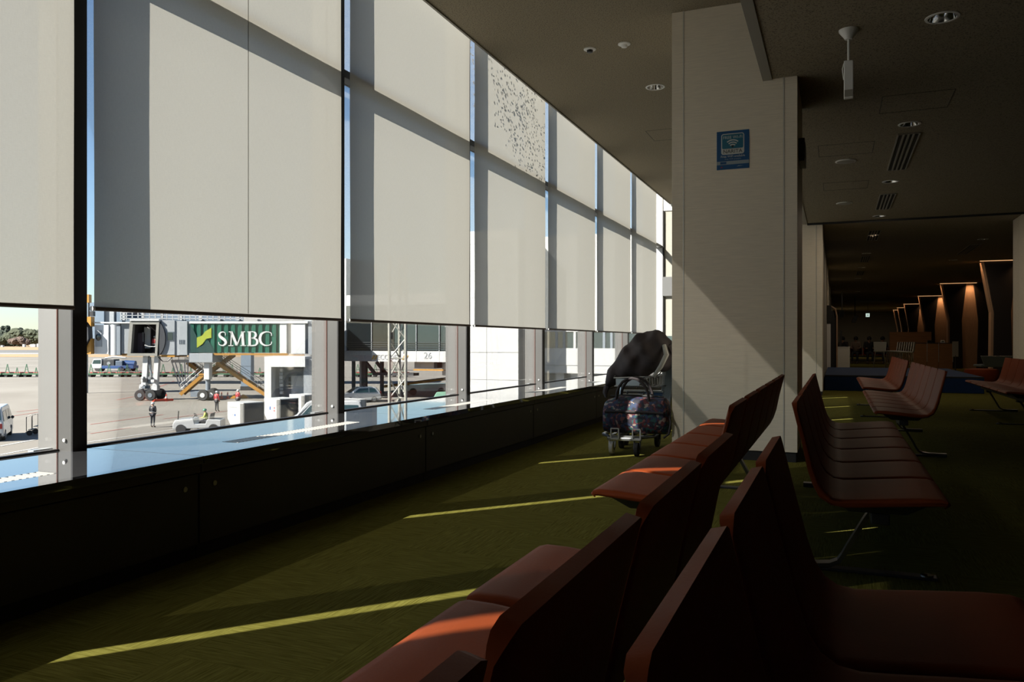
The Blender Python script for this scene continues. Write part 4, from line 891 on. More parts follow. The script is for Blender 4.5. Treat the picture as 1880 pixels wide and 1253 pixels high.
# open cab
m_ = MB()
for (a0, a1, b0, b1) in (((240.5, 589), (246, 596), (294.5, 589), (289, 596)), ((240.5, 589), (246, 596), (235.5, 654), (242, 649)), ((294.5, 589), (289, 596), (290.5, 654), (286.5, 649)), ((235.5, 654), (242, 649), (290.5, 654), (286.5, 649))):
    q = [a0, b0, b1, a1]
    m_.prism(q, lambda p: (lx(p[0]), -0.25, lz(p[1])), lambda p: (lx(p[0]), 0.25, lz(p[1])))
m_.build('cab_frame', 'cab_frame', jb)
bxp(241, 294.5, 586.5, 589.5, -0.35, 2.9).build('cab_roof', 'bridge_white', jb)
bxp(236, 292, 649, 652, -0.2, 2.9).build('cab_floor', 'car_black', jb)
bxp(222, 294, 590, 651, 2.8, 2.9).build('cab_back', 'cab_inside', jb)
bxp(239, 241, 590, 651, 0.2, 2.8).build('cab_side', 'cab_inside', jb); bxp(293, 294.5, 590, 651, 0.2, 2.8).build('cab_side', 'cab_inside', jb)
bxd(249, 261, 611, 650, 1.4, 2.2).build('cab_partition', 'cab_purple', jb, bevel=0.1)
bxd(264, 276, 600, 641, 2.0, 2.3).build('inner_screen', 'bridge_white', jb, bevel=0.1); bxd(261.5, 263.5, 610, 628, 1.5, 1.6).build('handrail', 'rail_steel', jb)
MB().tube([(lx(263), 0.3, lz(634)), (lx(272), 0.3, lz(637)), (lx(281), 0.3, lz(637)), (lx(289), 0.3, lz(634.5))], 0.045, 6).build('barrier_strap', 'letter_white', jb)
bel = []
for i in range(9):
    t_ = i / 8; h = math.sin(math.pi * t_); bel.append((lx(294.5 + 10.5 * h ** 0.7), lz(592 + 60 * t_)))
for i in range(6):
    f_ = 1 - i * 0.05
    MB().prism([(lx(294), lz(592))] + [(lx(294) + (p[0] - lx(294)) * f_, p[1]) for p in bel] + [(lx(294), lz(652))], lambda p, i=i: (p[0], -0.2 + i * 0.3, p[1]), lambda p, i=i: (p[0], 0.04 + i * 0.3, p[1])).build('bellows_fold', 'bellows', jb)
bxp(296, 321, 588.5, 652, 0, 3.2).build('rotunda_box', 'bridge_grey', jb, bevel=0.03)
bxp(295.5, 320.5, 652.3, 656, 0.05, 3).build('skirt', 'yellow_paint', jb)
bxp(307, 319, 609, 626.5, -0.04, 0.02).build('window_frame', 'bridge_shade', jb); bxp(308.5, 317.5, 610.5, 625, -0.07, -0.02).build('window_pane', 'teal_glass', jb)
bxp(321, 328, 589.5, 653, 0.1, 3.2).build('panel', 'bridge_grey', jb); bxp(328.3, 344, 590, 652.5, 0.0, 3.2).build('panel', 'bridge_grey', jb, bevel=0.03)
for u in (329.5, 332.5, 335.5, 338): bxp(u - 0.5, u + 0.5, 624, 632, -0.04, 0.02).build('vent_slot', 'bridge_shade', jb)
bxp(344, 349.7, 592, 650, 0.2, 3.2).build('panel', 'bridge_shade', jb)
# corrugated green wall
gx0, gx1, gz0, gz1 = lx(349.7), lx(513.4), lz(648), lz(594.5)
n = 13; stp = (gx1 - gx0) / n; prof = []
for i in range(n):
    x = gx0 + i * stp; prof += [(x, 0.0), (x + stp * 0.48, 0.0), (x + stp * 0.60, 0.13), (x + stp * 0.88, 0.13)]
prof += [(gx1, 0.0), (gx1, 3.0), (gx0, 3.0)]
MB().prism(prof, lambda p: (p[0], p[1], gz0), lambda p: (p[0], p[1], gz1)).build('corrugated_wall', 'bridge_green', jb)
bxp(348, 528, 590.5, 594.3, -0.1, 3.1).build('roof', 'bridge_white', jb)
def decal(name, pts, m, y=-0.03, t=0.02): return MB().prism(pts, lambda p: (lx(p[0]), y, lz(p[1])), lambda p: (lx(p[0]), y + t, lz(p[1]))).build(name, m, jb)
decal('emblem_field', [(350, 598), (353, 601.5), (361, 617), (350, 647.6)][:3] + [(362, 628), (364, 639), (373, 634.5), (383, 625), (391.5, 640), (394.5, 647.6), (350, 647.6)], 'logo_dark', -0.025)
decal('emblem', [(361.8, 620.2), (371.5, 616.5), (377, 609), (388.5, 602), (388.5, 620.5), (379, 622.5), (372, 632), (362, 639)], 'logo_lime', -0.055)
# white serif letters made of strokes
def lettering(ch, x0, x1, zt, zb):
    w_, h = x1 - x0, zt - zb
    P = lambda a, b: (x0 + a * w_, zb + b * h)
    mb_ = MB()
    def stroke(pts, ws):
        if len(pts) > 3:                                   # round the strokes (Catmull-Rom)
            P_, W_ = [], []
            for i in range(len(pts) - 1):
                a, b, c, e = (Vector(pts[max(0, min(len(pts) - 1, j))]) for j in (i - 1, i, i + 1, i + 2))
                for q in range(4):
                    t_ = q / 4; P_.append(tuple(0.5 * ((2 * b) + (c - a) * t_ + (2 * a - 5 * b + 4 * c - e) * t_ * t_ + (3 * b - a - 3 * c + e) * t_ ** 3))); W_.append(ws[i] * (1 - t_) + ws[i + 1] * t_)
            pts, ws = P_ + [pts[-1]], W_ + [ws[-1]]
        ws = [x * 1.12 for x in ws]
        pts = [Vector(P(*p)) for p in pts]; Lf, Rt = [], []
        for i, p in enumerate(pts):
            d = (pts[min(i + 1, len(pts) - 1)] - pts[max(i - 1, 0)]).normalized(); nn = Vector((-d.y, d.x)) * ws[i] * h / 2
            Lf.append(p + nn); Rt.append(p - nn)
        for i in range(len(pts) - 1):
            q = [Lf[i], Lf[i + 1], Rt[i + 1], Rt[i]]
            mb_.prism(q, lambda p: (p[0], -0.075, p[1]), lambda p: (p[0], -0.02, p[1]))
    if ch == 'S':
        pts = [(0.86, 0.72), (0.84, 0.90), (0.55, 0.97), (0.27, 0.90), (0.17, 0.76), (0.30, 0.62), (0.62, 0.48), (0.86, 0.34), (0.88, 0.18), (0.68, 0.05), (0.40, 0.03), (0.14, 0.12), (0.08, 0.28)]
        stroke(pts, [.05, .04, .06, .10, .14, .17, .18, .17, .14, .09, .06, .05, .05])
    if ch == 'C':
        pts = [(0.97, 0.70), (0.95, 0.88), (0.72, 0.97), (0.48, 0.96), (0.22, 0.82), (0.11, 0.52), (0.20, 0.22), (0.45, 0.05), (0.70, 0.04), (0.93, 0.12), (0.99, 0.30)]
        stroke(pts, [.06, .05, .05, .08, .14, .17, .14, .09, .05, .05, .05])
    if ch == 'M':
        stroke([(0.17, 0.0), (0.21, 1.0)], [.06, .06]); stroke([(0.19, 1.0), (0.50, 0.05)], [.15, .15]); stroke([(0.50, 0.03), (0.80, 1.0)], [.06, .06]); stroke([(0.80, 1.0), (0.85, 0.0)], [.16, .16])
        stroke([(0.04, 0.02), (0.31, 0.02)], [.05, .05]); stroke([(0.70, 0.02), (1.0, 0.02)], [.05, .05]); stroke([(0.06, 0.98), (0.24, 0.98)], [.05, .05]); stroke([(0.78, 0.98), (0.96, 0.98)], [.05, .05])
    if ch == 'B':
        stroke([(0.24, 0.0), (0.24, 1.0)], [.16, .16]); stroke([(0.04, 0.98), (0.55, 0.98), (0.78, 0.88), (0.80, 0.70), (0.62, 0.56), (0.28, 0.54)], [.05, .05, .12, .15, .08, .05])
        stroke([(0.28, 0.54), (0.66, 0.52), (0.92, 0.40), (0.94, 0.20), (0.72, 0.04), (0.04, 0.02)], [.05, .07, .14, .15, .08, .05])
    return mb_.build('letter', 'letter_white', jb)
for ch, u0, u1 in (('S', 400.5, 416.5), ('M', 418.5, 452), ('B', 454, 473.5), ('C', 475, 499.5)): lettering(ch, lx(u0), lx(u1), lz(609), lz(635.5))
bxp(392, 528, 649, 652.5, -0.05, 0.4).build('lower_pipe', 'stair_orange', jb)
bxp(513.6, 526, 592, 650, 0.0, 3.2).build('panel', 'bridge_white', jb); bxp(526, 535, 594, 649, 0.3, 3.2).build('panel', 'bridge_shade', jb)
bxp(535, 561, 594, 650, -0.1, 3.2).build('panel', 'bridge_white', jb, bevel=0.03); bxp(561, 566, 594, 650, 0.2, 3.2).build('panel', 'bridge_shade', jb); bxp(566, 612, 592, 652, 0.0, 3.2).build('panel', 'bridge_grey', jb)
bxp(527, 566, 590, 594, -0.2, 3.3).build('roof', 'bridge_white', jb)
# support with wheels
bxp(348.7, 391.8, 649, 666, -0.2, 2.6).build('lift_box', 'bridge_grey', jb, bevel=0.04)
bxp(372.7, 383, 667, 698, 0.2, 1.0).build('lift_column', 'bridge_white', jb, bevel=0.05); MB().tube([(lx(377.8), 0.6, lz(698)), (lx(377.8), 0.6, GZ + 0.8)], 0.24, 14).build('inner_column', 'bridge_shade', jb)
ZG = GZ
MB().bx(lx(352), lx(391), -0.3, 1.6, ZG + 0.35, ZG + 0.85).build('bogie', 'bridge_shade', jb)
for u, y in ((378, -0.9), (390, -0.5), (378, 1.9)):
    w_ = MB().tube([(lx(u), y, ZG + 0.55), (lx(u), y + 0.4, ZG + 0.55)], 0.55, 18).build('wheel', 'rubber', jb, bevel=0.05)
    MB().tube([(lx(u), y - 0.03, ZG + 0.55), (lx(u), y + 0.1, ZG + 0.55)], 0.24, 12).build('hub', 'bridge_white', w_)
# cab legs, machinery and wheels
for u0, u1, w_ in ((259, 268, 0.3), (280, 288, 0.2)): MB().hexa([(lx(u0 - 2), 0.2, ZG + 1.2), (lx(u1 - 2), 0.2, ZG + 1.2), (lx(u1 - 2), 0.7, ZG + 1.2), (lx(u0 - 2), 0.7, ZG + 1.2)], [(lx(u0 + 2), 0.2, lz(654)), (lx(u1 + 2), 0.2, lz(654)), (lx(u1 + 2), 0.7, lz(654)), (lx(u0 + 2), 0.7, lz(654))]).build('cab_leg', 'bridge_white', jb)
MB().tube([(lx(272), 0.4, lz(656)), (lx(275), 0.4, lz(698))], 0.12, 8).build('jack', 'rail_steel', jb); MB().tube([(lx(268), 0.3, lz(660)), (lx(277), 0.3, lz(690))], 0.06, 6).build('hose', 'bridge_shade', jb)
rr = random.Random(5)
for i in range(16):
    u = rr.uniform(256, 287); z = ZG + rr.uniform(0.75, 2.3); s_ = rr.uniform(0.12, 0.3)
    MB().bx(lx(u) - s_, lx(u) + s_, -0.3 + rr.random() * 0.5, 0.6, z - s_ * 0.8, z + s_ * 0.8).build('drive_unit', rr.choice(['bridge_shade', 'bridge_white', 'car_black', 'rail_steel']), jb)
MB().bx(lx(258), lx(289), -0.6, 1.2, ZG + 0.5, ZG + 1.0).build('bogie', 'car_black', jb)
for u in (264, 283):
    for y in (-0.9, 1.2):
        w_ = MB().tube([(lx(u), y, ZG + 0.55), (lx(u), y + 0.4, ZG + 0.55)], 0.55, 18).build('wheel', 'rubber', jb, bevel=0.05); MB().tube([(lx(u), y - 0.03, ZG + 0.55), (lx(u), y + 0.1, ZG + 0.55)], 0.22, 12).build('hub', 'bridge_shade', w_)
# stairs
def stair(p0, p1, y, wd, n, m='stair_orange', rail=True):
    a, b = Vector((lxy(p0[0], y), y, lz(p0[1]))), Vector((lxy(p1[0], y), y, lz(p1[1])))
    for dy in (0, wd): MB().bar(a + Vector((0, dy, 0)), b + Vector((0, dy, 0)), 0.08, 0.34).build('stringer', m, jb)
    for i in range(n):
        p = a + (b - a) * ((i + 0.5) / n); MB().bx(p.x - 0.14, p.x + 0.14, y + 0.05, y + wd - 0.05, p.z - 0.02, p.z + 0.02).build('tread', 'rail_steel', jb)
    if rail:
        for dy in (0, wd):
            for hh in (0.55, 1.05): MB().tube([a + Vector((0, dy, hh)), b + Vector((0, dy, hh))], 0.028, 5).build('rail', 'rail_steel', jb)
            for i in range(max(3, n // 3) + 1):
                p = a + (b - a) * (i / max(3, n // 3)); MB().tube([p + Vector((0, dy, 0)), p + Vector((0, dy, 1.05))], 0.025, 5).build('rail_post', 'rail_steel', jb)
stair((397, 667), (492, 730), 1.2, 1.0, 16); stair((383, 685), (426, 653), 2.4, 0.9, 9); stair((331, 726), (372, 690), 1.0, 0.9, 9); stair((371, 688), (343, 667), 2.1, 0.9, 7)
bxd(383, 400, 684, 687, 1.0, 3.4).build('landing', 'stair_orange', jb); bxd(365, 383, 687, 690, 0.9, 3.2).build('landing', 'stair_orange', jb)
bxd(314, 347, 662, 667, 1.6, 3.2).build('landing', 'lattice_white', jb)
for u0, u1 in ((316, 330), (322, 335), (330, 339), (339, 341), (345, 345)): MB().tube([(lxy(u0, 1.7), 1.7, lz(667)), (lxy(u1, 1.7), 1.7, lz(712))], 0.06, 6).build('brace', 'lattice_white', jb)
for u in (316, 328, 340, 347): MB().tube([(lxy(u, 1.6), 1.6, lz(662)), (lxy(u, 1.6), 1.6, lz(651))], 0.03, 5).build('rail_post', 'rail_steel', jb)
MB().tube([(lx(289), 0.2, lz(656)), (lx(298), 0.1, lz(664)), (lx(307), 0.1, lz(664)), (lx(315), 0.2, lz(656))], 0.05, 6).build('cable', 'car_black', jb)
# worker in the cab
q = jb.matrix_basis @ Vector((lxy(284.5, 0.75), 0.75, lz(648.5)))
person('worker in red with a white helmet inside the jet bridge cab', (q.x, q.y, q.z - 0.02), YAW, 'jacket_red', 'trouser_dark', 'helmet_white')

# --- white service building under the bridge
sb = thing('service_building', 'white service building with a pale shutter under the jet bridge', 'building', odist(940, 75), YAW); K2 = 75 / FPX
def b2(u0, u1, v0, v1, y0, y1): return MB().bx(lx(u0, K2), lx(u1, K2), y0, y1, max(GZ, lz(v1, K2)) if v1 < 900 else GZ, lz(v0, K2))
b2(486.6, 561, 655, 674, -0.2, 3.0).build('beam', 'bridge_white', sb); b2(486.6, 499, 674, 999, -0.2, 2.6).build('pier', 'bridge_white', sb); b2(556, 612, 660, 999, 0.3, 3.0).build('pier', 'bridge_grey', sb)
b2(499, 556, 674, 999, 2.4, 3.0).build('wall', 'bridge_grey', sb); b2(523, 555.5, 692, 732, 2.2, 2.45).build('shutter', 'bridge_white', sb); b2(550, 554, 696, 718, 2.15, 2.25).build('door_pane', 'teal_glass', sb)
b2(525, 555, 674, 677, 0.2, 2.3).build('soffit', 'car_black', sb); b2(517, 521, 695, 703, 2.3, 2.45).build('meter', 'car_black', sb); b2(517, 521, 706, 714, 2.3, 2.45).build('meter', 'steel_dark', sb)
for i in range(7): b2(508 - (i % 2), 513 + (i % 2), 678 + i * 7, 683.5 + i * 7, 1.0, 1.4).build('pipe_stack', 'rail_steel' if i % 2 else 'bridge_white', sb)
cl = thing('bridge_pillar', 'blue grey square pillar behind the jet bridge stairs', 'pillar', odist(451.5, 96), YAW)
MB().bx(-0.6, 0.6, 0, 1.2, GZ, 0.1).build('shaft', 'concourse_blue', cl); MB().bx(-0.62, 0.62, -0.02, 1.22, -1.9, -1.86).build('joint', 'concourse_dark', cl); MB().bx(-0.66, 0.66, -0.05, 1.25, GZ, GZ + 0.5).build('foot', 'car_black', cl)

# --- second jet bridge, left, further away
j2 = thing('jet_bridge', 'grey jet bridge with a yellow framed cab, partly behind the window mullion', 'jet bridge', odist(940, 90), YAW); K3 = 90 / FPX
def b3(u0, u1, v0, v1, y0, y1): return MB().bx(lx(u0, K3), lx(u1, K3), y0, y1, lz(v1, K3), lz(v0, K3))
b3(174, 199, 597, 650, 0, 3).build('door_box', 'bridge_white', j2); d_ = b3(175.5, 187, 607, 637, -0.08, 0).build('door', 'bridge_grey', j2); MB().ico((lx(181.5, K3), -0.1, lz(619.5, K3)), 0.42, 2, (0.75, 0.15, 1)).build('door_window', 'dark_glass', d_)
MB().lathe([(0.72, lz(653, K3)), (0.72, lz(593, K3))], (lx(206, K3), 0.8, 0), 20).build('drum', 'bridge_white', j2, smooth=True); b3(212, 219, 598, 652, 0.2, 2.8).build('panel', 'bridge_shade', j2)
b3(219, 243, 593, 650, 0.4, 3).build('tunnel', 'bridge_grey', j2, bevel=0.03); b3(172, 243, 591.5, 594, 0, 3.2).build('roof', 'bridge_white', j2); b3(220, 240, 650, 653.5, 0.5, 2.8).build('under_beam', 'stair_orange', j2)
m_ = MB(); m_.prism([(150, 583), (172, 582), (172, 600), (166, 592), (150, 590)], lambda p: (lx(p[0], K3), -0.6, lz(p[1], K3)), lambda p: (lx(p[0], K3), 0.2, lz(p[1], K3)))
m_.prism([(150, 652), (172, 650), (172, 622), (163, 640), (150, 648)], lambda p: (lx(p[0], K3), -0.6, lz(p[1], K3)), lambda p: (lx(p[0], K3), 0.2, lz(p[1], K3))); m_.build('cab_frame', 'yellow_paint', j2)
for i in range(5): MB().prism([(148, 588), (158 + 2.4 * i, 590), (169 - i, 602), (170 - i, 622), (164 - i, 638), (148, 645)], lambda p, i=i: (lx(p[0], K3), -0.9 + 0.3 * i, lz(p[1], K3)), lambda p, i=i: (lx(p[0], K3), -0.68 + 0.3 * i, lz(p[1], K3))).build('bellows_fold', 'bellows', j2)
b3(158, 163, 541, 556, 0, 0.6).build('warning_board', 'yellow_paint', j2); MB().tube([(lx(160.5, K3), 0.3, lz(541, K3)), (lx(160.5, K3), 0.3, lz(592, K3))], 0.08, 6).build('post', 'car_black', j2); b3(166, 172.5, 572, 581, -0.2, 0.3).build('lamp_box', 'car_black', j2)
for u in (148,): MB().tube([(lx(u, K3), 1.0, GZ), (lx(u, K3), 1.0, lz(651, K3))], 0.3, 8).build('leg', 'rail_steel', j2)

# --- raised concourse behind with its white roof lattice
cc = thing('concourse', 'raised blue grey concourse behind the jet bridges', 'building', odist(940, 108), YAW); K4 = 108 / FPX
def b4(u0, u1, v0, v1, y0, y1): return MB().bx(lx(u0, K4), lx(u1, K4), y0, y1, lz(v1, K4), lz(v0, K4))
b4(160, 191, 555.5, 648, 0, 5).build('wall_panel', 'concourse_blue', cc); b4(191, 207, 566, 648, 0.3, 5).build('wall_panel', 'bridge_grey', cc); b4(207, 212, 566, 648, 0.6, 5).build('wall_panel', 'concourse_dark', cc); b4(212, 222, 566, 648, 0.3, 5).build('wall_panel', 'concourse_blue', cc)
b4(222, 445, 586, 648, 0.5, 5).build('wall_panel', 'concourse_blue', cc); b4(445, 640, 576, 648, 0.5, 5).build('wall_panel', 'facade_white', cc); b4(222, 445, 566, 586, 4.0, 4.6).build('roof_screen', 'concourse_blue', cc)
la = thing('roof_lattice', 'white steel lattice fence on the roof behind the jet bridge', 'fence', odist(940, 107), YAW); K5 = 107 / FPX
for i in range(22): MB().bx(lx(221.5 + i * 10.6, K5) - 0.06, lx(221.5 + i * 10.6, K5) + 0.06, 0, 0.12, lz(588, K5), lz(564, K5)).build('post', 'lattice_white', la)
for v in (567.5, 573.5, 579.5, 585): MB().bx(lx(221, K5), lx(446, K5), 0.0, 0.1, lz(v, K5) - 0.05, lz(v, K5) + 0.05).build('rail', 'lattice_white', la)
for u in (227, 262, 297, 332, 367, 402, 437): MB().bx(lx(u, K5) - 0.16, lx(u, K5) + 0.16, 0, 0.3, lz(588.5, K5), lz(560, K5)).build('mast', 'lattice_white', la)
for u in (170, 200, 320, 430, 560):
    if u != 430: continue

# --- terminal wing across the apron (faces us along the window wall's axis)
WY = 71.0
def wx(u): return on_y(u, HY, WY).x
def wz(v, u=740): return on_y(u, v, WY).z
tw = thing('terminal_wing', 'dark glazed gate building with a white band marked 26', 'building', (0, WY, 0))
def bw(u0, u1, z0, z1, y0, y1): return MB().bx(wx(u0), wx(u1), y0, y1, z0, z1)
zt, zb_ = wz(645), wz(664.5)
for u0, u1 in ((560, 683), (683.4, 765), (765.4, 807.5), (808, 862)): bw(u0, u1, zb_, zt, -0.1, 24).build('band_panel', 'facade_grey' if u0 < 600 else 'facade_white', tw)  # shadow on the first panel is put into its grey colour
for u0, u1 in ((560, 605), (605.4, 636.3)): bw(u0, u1, zt + 0.03, wz(470), -0.08, 6).build('wall_panel', 'bridge_grey', tw)
for u0, u1, m in ((637, 682.6, 'dark_glass'), (683.4, 724, 'dark_glass'), (724.6, 764.6, 'teal_glass'), (765.4, 807, 'teal_glass'), (808, 862, 'teal_glass')):
    bw(u0, u1, zt + 0.03, wz(560), 0.0, 0.1).build('glass', m, tw)
bw(637, 862, zt, wz(560), 0.3, 6).build('dark_inside', 'steel_dark', tw); bw(637, 862, wz(560), wz(540), -0.1, 6).build('fascia', 'facade_white', tw)
for u in (682.9, 764.9, 807.4): MB().bx(wx(u) - 0.04, wx(u) + 0.04, -0.12, 0.0, zt, wz(560)).build('glazing_bar', 'rail_steel', tw)
for u in (761, 769, 803, 809): MB().bx(wx(u) - 0.25, wx(u) + 0.25, 0.12, 0.3, zt, wz(560)).build('inner_post', 'car_black', tw)
for v in (629, 633, 637, 641): bw(637, 862, wz(v) - 0.02, wz(v) + 0.02, -0.16, -0.13).build('guard_rail', 'steel_dark', tw)
text('number', '26', 0.92, 0.005, 'number_grey', tw, (wx(786.5), -0.13, (zt + zb_) / 2 + 0.08), RX)
text('lettering', 'ECO', 0.72, 0.005, 'number_grey', tw, (wx(704.5), -0.13, wz(657)), RX); text('lettering', 'DE', 0.72, 0.005, 'number_grey', tw, (wx(723.5), -0.13, wz(657)), RX)
for u in (684.5, 689.5, 740.5, 745.5):
    x = wx(u); MB().prism([(x - 0.1, wz(661)), (x + 0.1, wz(661)), (x + 0.35, wz(653)), (x + 0.15, wz(653))], lambda p: (p[0], -0.14, p[1]), lambda p: (p[0], -0.1, p[1])).build('hazard_bar', 'hazard_yellow', tw)
for u, w_ in ((637.5, 0.22), (652, 0.22), (659.5, 0.28), (690, 0.25), (566, 0.25)): MB().bx(wx(u) - w_ / 2, wx(u) + w_ / 2, 1.0, 1.4, GZ, zb_).build('column', 'steel_dark' if u != 652 else 'facade_grey', tw)
MB().bar((wx(661), 1.2, zb_ - 0.2), (wx(676), 1.2, wz(687)), 0.3, 0.3).build('stair_beam', 'steel_dark', tw); MB().bar((wx(678), 1.4, zb_ - 0.1), (wx(695), 1.4, wz(687)), 0.25, 0.3).build('stair_beam', 'steel_dark', tw)
bw(676, 752, wz(691), wz(686), 0.8, 2.0).build('walkway', 'steel_dark', tw); bw(676, 752, wz(681), wz(680), 0.8, 0.9).build('handrail', 'steel_dark', tw)
bw(752, 790, wz(677), wz(665), 1, 4).build('under_box', 'facade_white', tw); bw(789, 795, wz(676), wz(665), 0.9, 2.0).build('duct', 'car_black', tw); bw(795, 862, wz(690), wz(667), 2, 5).build('under_box', 'facade_white', tw); bw(757, 812, wz(680.5), wz(678), 0.2, 1.2).build('pipe_tray', 'stair_orange', tw)
# tall white stair block, then the set-back wing
bt = thing('stair_block', 'tall blank white stair block of the terminal', 'building', (0, WY - 2.0, 0)); 
x0, x1 = wx(861.5), wx(966)
rows = [GZ] + [wz(v, 910) for v in (745, 696, 647, 598, 549, 500, 452, 428)]
for i in range(len(rows) - 1):
    for a, b in ((x0, x0 + (x1 - x0) * 0.46), (x0 + (x1 - x0) * 0.46, x1)):
        MB().bx(a + 0.015, b - 0.015, 0, 0.3, rows[i] + 0.015, rows[i + 1] - 0.015).build('cladding_panel', 'facade_white', bt)
MB().bx(x0 + 0.02, x1 - 0.02, 0.2, 8, GZ, rows[-1] - 0.03).build('core', 'facade_joint', bt)
w2 = thing('terminal_wing', 'white terminal wing with a strip of dark windows, behind the far blinds', 'building', (0, WY + 2.0, 0))
x2, x3 = x1, wx(1260)
zz = lambda v: wz(v, 1030)
MB().bx(x2, x3, 0, 8, zz(672), zz(640)).build('band_panel', 'facade_white', w2); MB().bx(x2, x3, 0.1, 8, zz(640), zz(609)).build('glass', 'teal_glass', w2); MB().bx(x2, x3, 0, 8, zz(609), zz(428)).build('upper_wall', 'facade_white', w2)
MB().bx(x2, x3, 0.05, 8, zz(687), zz(672.5)).build('lower_band', 'facade_white', w2); MB().bx(x2, x3, 1.5, 8, GZ, zz(687)).build('undercroft', 'facade_grey', w2)
for u in (1009, 1023, 1043, 1056, 1098, 1112, 1128): MB().bx(wx(u) - 0.12, wx(u) + 0.12, 0.02, 0.1, zz(640), zz(609)).build('window_bar', 'facade_white' if u in (1043,) else 'bridge_shade', w2)
for u in (1012, 1040, 1100): MB().bx(wx(u) - 0.4, wx(u) + 0.4, 0.6, 1.5, GZ, zz(687)).build('column', 'facade_white', w2)

# --- lattice mast
TD = 46.0; mt = thing('lattice_mast', 'cream steel lattice lighting mast outside the window', 'mast', odist(730, TD), YAW); KT = TD / FPX
lg = [(-15 * KT, 0), (15 * KT, 0), (0, 0.78)]
for x, y in lg: MB().tube([(x, y, GZ), (x, y, 6.0)], 0.088, 12).build('leg', 'tower_paint', mt, smooth=True)
z = GZ + 0.3; i = 0
while z < 6.0 - 1.3:
    for a, b in ((0, 1), (1, 2), (2, 0)):
        p, q = (lg[a], lg[b]) if i % 2 == 0 else (lg[b], lg[a])
        MB().tube([(p[0], p[1], z), (q[0], q[1], z + 1.15)], 0.042, 6).build('brace', 'tower_paint', mt)
        if i % 2 == 0: MB().tube([(lg[a][0], lg[a][1], z), (lg[b][0], lg[b][1], z)], 0.035, 6).build('ring_bar', 'tower_paint', mt)
    z += 1.15; i += 1
MB().bx(-0.5, -0.3, 0.1, 0.4, 1.2, 1.6).build('lamp_box', 'steel_dark', mt)

# --- vehicles
def vehicle(label, cat, loc, rot, L_, Wd, prof, belt, side_wins, wheels, wr, m='car_white', front=None, rear=None, name='car'):
    """prof: (x, z) outline, front towards +x; width along y"""
    v = thing(name, label, cat, loc, rot)
    H = max(p[1] for p in prof); cx = L_ / 2; cz = H * 0.45
    def wid(z, w): return w * (1 - 0.16 * max(0, (z - belt) / (H - belt)))
    rings = []
    for w_, s_ in ((-1, 0.95), (-0.97, 0.985), (-0.9, 1), (0.9, 1), (0.97, 0.985), (1, 0.95)):
        rings.append([(cx + (x - cx) * s_ - cx, wid(z, w_ * Wd / 2), cz + (z - cz) * s_) for x, z in prof])
    MB().loft(rings).build('body', m, v, smooth=False, bevel=0.02)
    for poly in side_wins:
        for s_ in (-1, 1):
            MB().prism(poly, lambda p: (p[0] - cx, s_ * (wid(p[1], Wd / 2) + 0.012), p[1]), lambda p: (p[0] - cx, s_ * (wid(p[1], Wd / 2) - 0.05), p[1])).build('side_window', 'car_glass', v)
    for nm, seg in (('windscreen', front), ('rear_window', rear)):
        if seg:
            (xa, za), (xb, zb2) = seg; d = Vector((xb - xa, zb2 - za)).normalized(); nn = Vector((d.y, -d.x)); nn = nn if (nn.x > 0) == (nm == 'windscreen') else -nn
            f_ = lambda x, z, o, s_: (x + nn.x * o - cx, s_ * wid(z, Wd / 2) * 0.88, z + nn.y * o)
            MB().hexa([f_(xa, za, -0.03, -1), f_(xa, za, -0.03, 1), f_(xb, zb2, -0.03, 1), f_(xb, zb2, -0.03, -1)], [f_(xa, za, 0.025, -1), f_(xa, za, 0.025, 1), f_(xb, zb2, 0.025, 1), f_(xb, zb2, 0.025, -1)]).build(nm, 'car_glass', v)
    for x in wheels:
        for s_ in (-1, 1):
            y = s_ * (Wd / 2 - 0.10); w_ = MB().tube([(x - cx, y - 0.11, wr), (x - cx, y + 0.11, wr)], wr, 18).build('wheel', 'rubber', v, bevel=0.03); MB().tube([(x - cx, y + s_ * 0.09, wr), (x - cx, y + s_ * 0.125, wr)], wr * 0.58, 12).build('hub', 'rail_steel', w_)
    MB().bx(cx - 0.06, cx + 0.03, -Wd * 0.44, Wd * 0.44, 0.28, 0.48).build('bumper', 'car_black', v); MB().bx(-cx - 0.03, -cx + 0.06, -Wd * 0.44, Wd * 0.44, 0.28, 0.48).build('bumper', 'car_black', v)
    for s_ in (-1, 1):
        MB().bx(-cx - 0.015, -cx + 0.06, s_ * Wd * 0.43 - 0.06, s_ * Wd * 0.43 + 0.06, 0.75, 1.05).build('tail_lamp', 'tail_red', v); MB().bx(cx - 0.10, cx + 0.0, s_ * Wd * 0.36 - 0.12, s_ * Wd * 0.36 + 0.12, 0.62, 0.78).build('head_lamp', 'rail_steel', v)
        MB().ico((cx * 0.42, s_ * (Wd / 2 + 0.1), belt + 0.08), 0.11, 1, (0.7, 0.9, 1)).build('wing_mirror', 'car_black' if name == 'van' else m, v)
    return v
HATCH = [(0.0, 0.35), (0.02, 0.80), (0.12, 1.0), (0.45, 1.42), (0.75, 1.50), (2.0, 1.50), (2.35, 1.42), (3.0, 0.98), (3.70, 0.82), (3.86, 0.60), (3.86, 0.30), (3.4, 0.22), (0.3, 0.22)]
HW = [[(0.42, 1.0), (0.62, 1.36), (1.15, 1.40), (1.15, 0.98)], [(1.25, 0.98), (1.25, 1.40), (2.1, 1.38), (2.72, 0.97)]]
VAN = [(0.0, 0.35), (0.0, 1.0), (0.06, 1.3), (0.30, 1.92), (0.50, 2.0), (3.4, 2.0), (3.7, 1.92), (4.35, 1.12), (4.65, 0.98), (4.7, 0.55), (4.7, 0.3), (4.3, 0.24), (0.3, 0.24)]
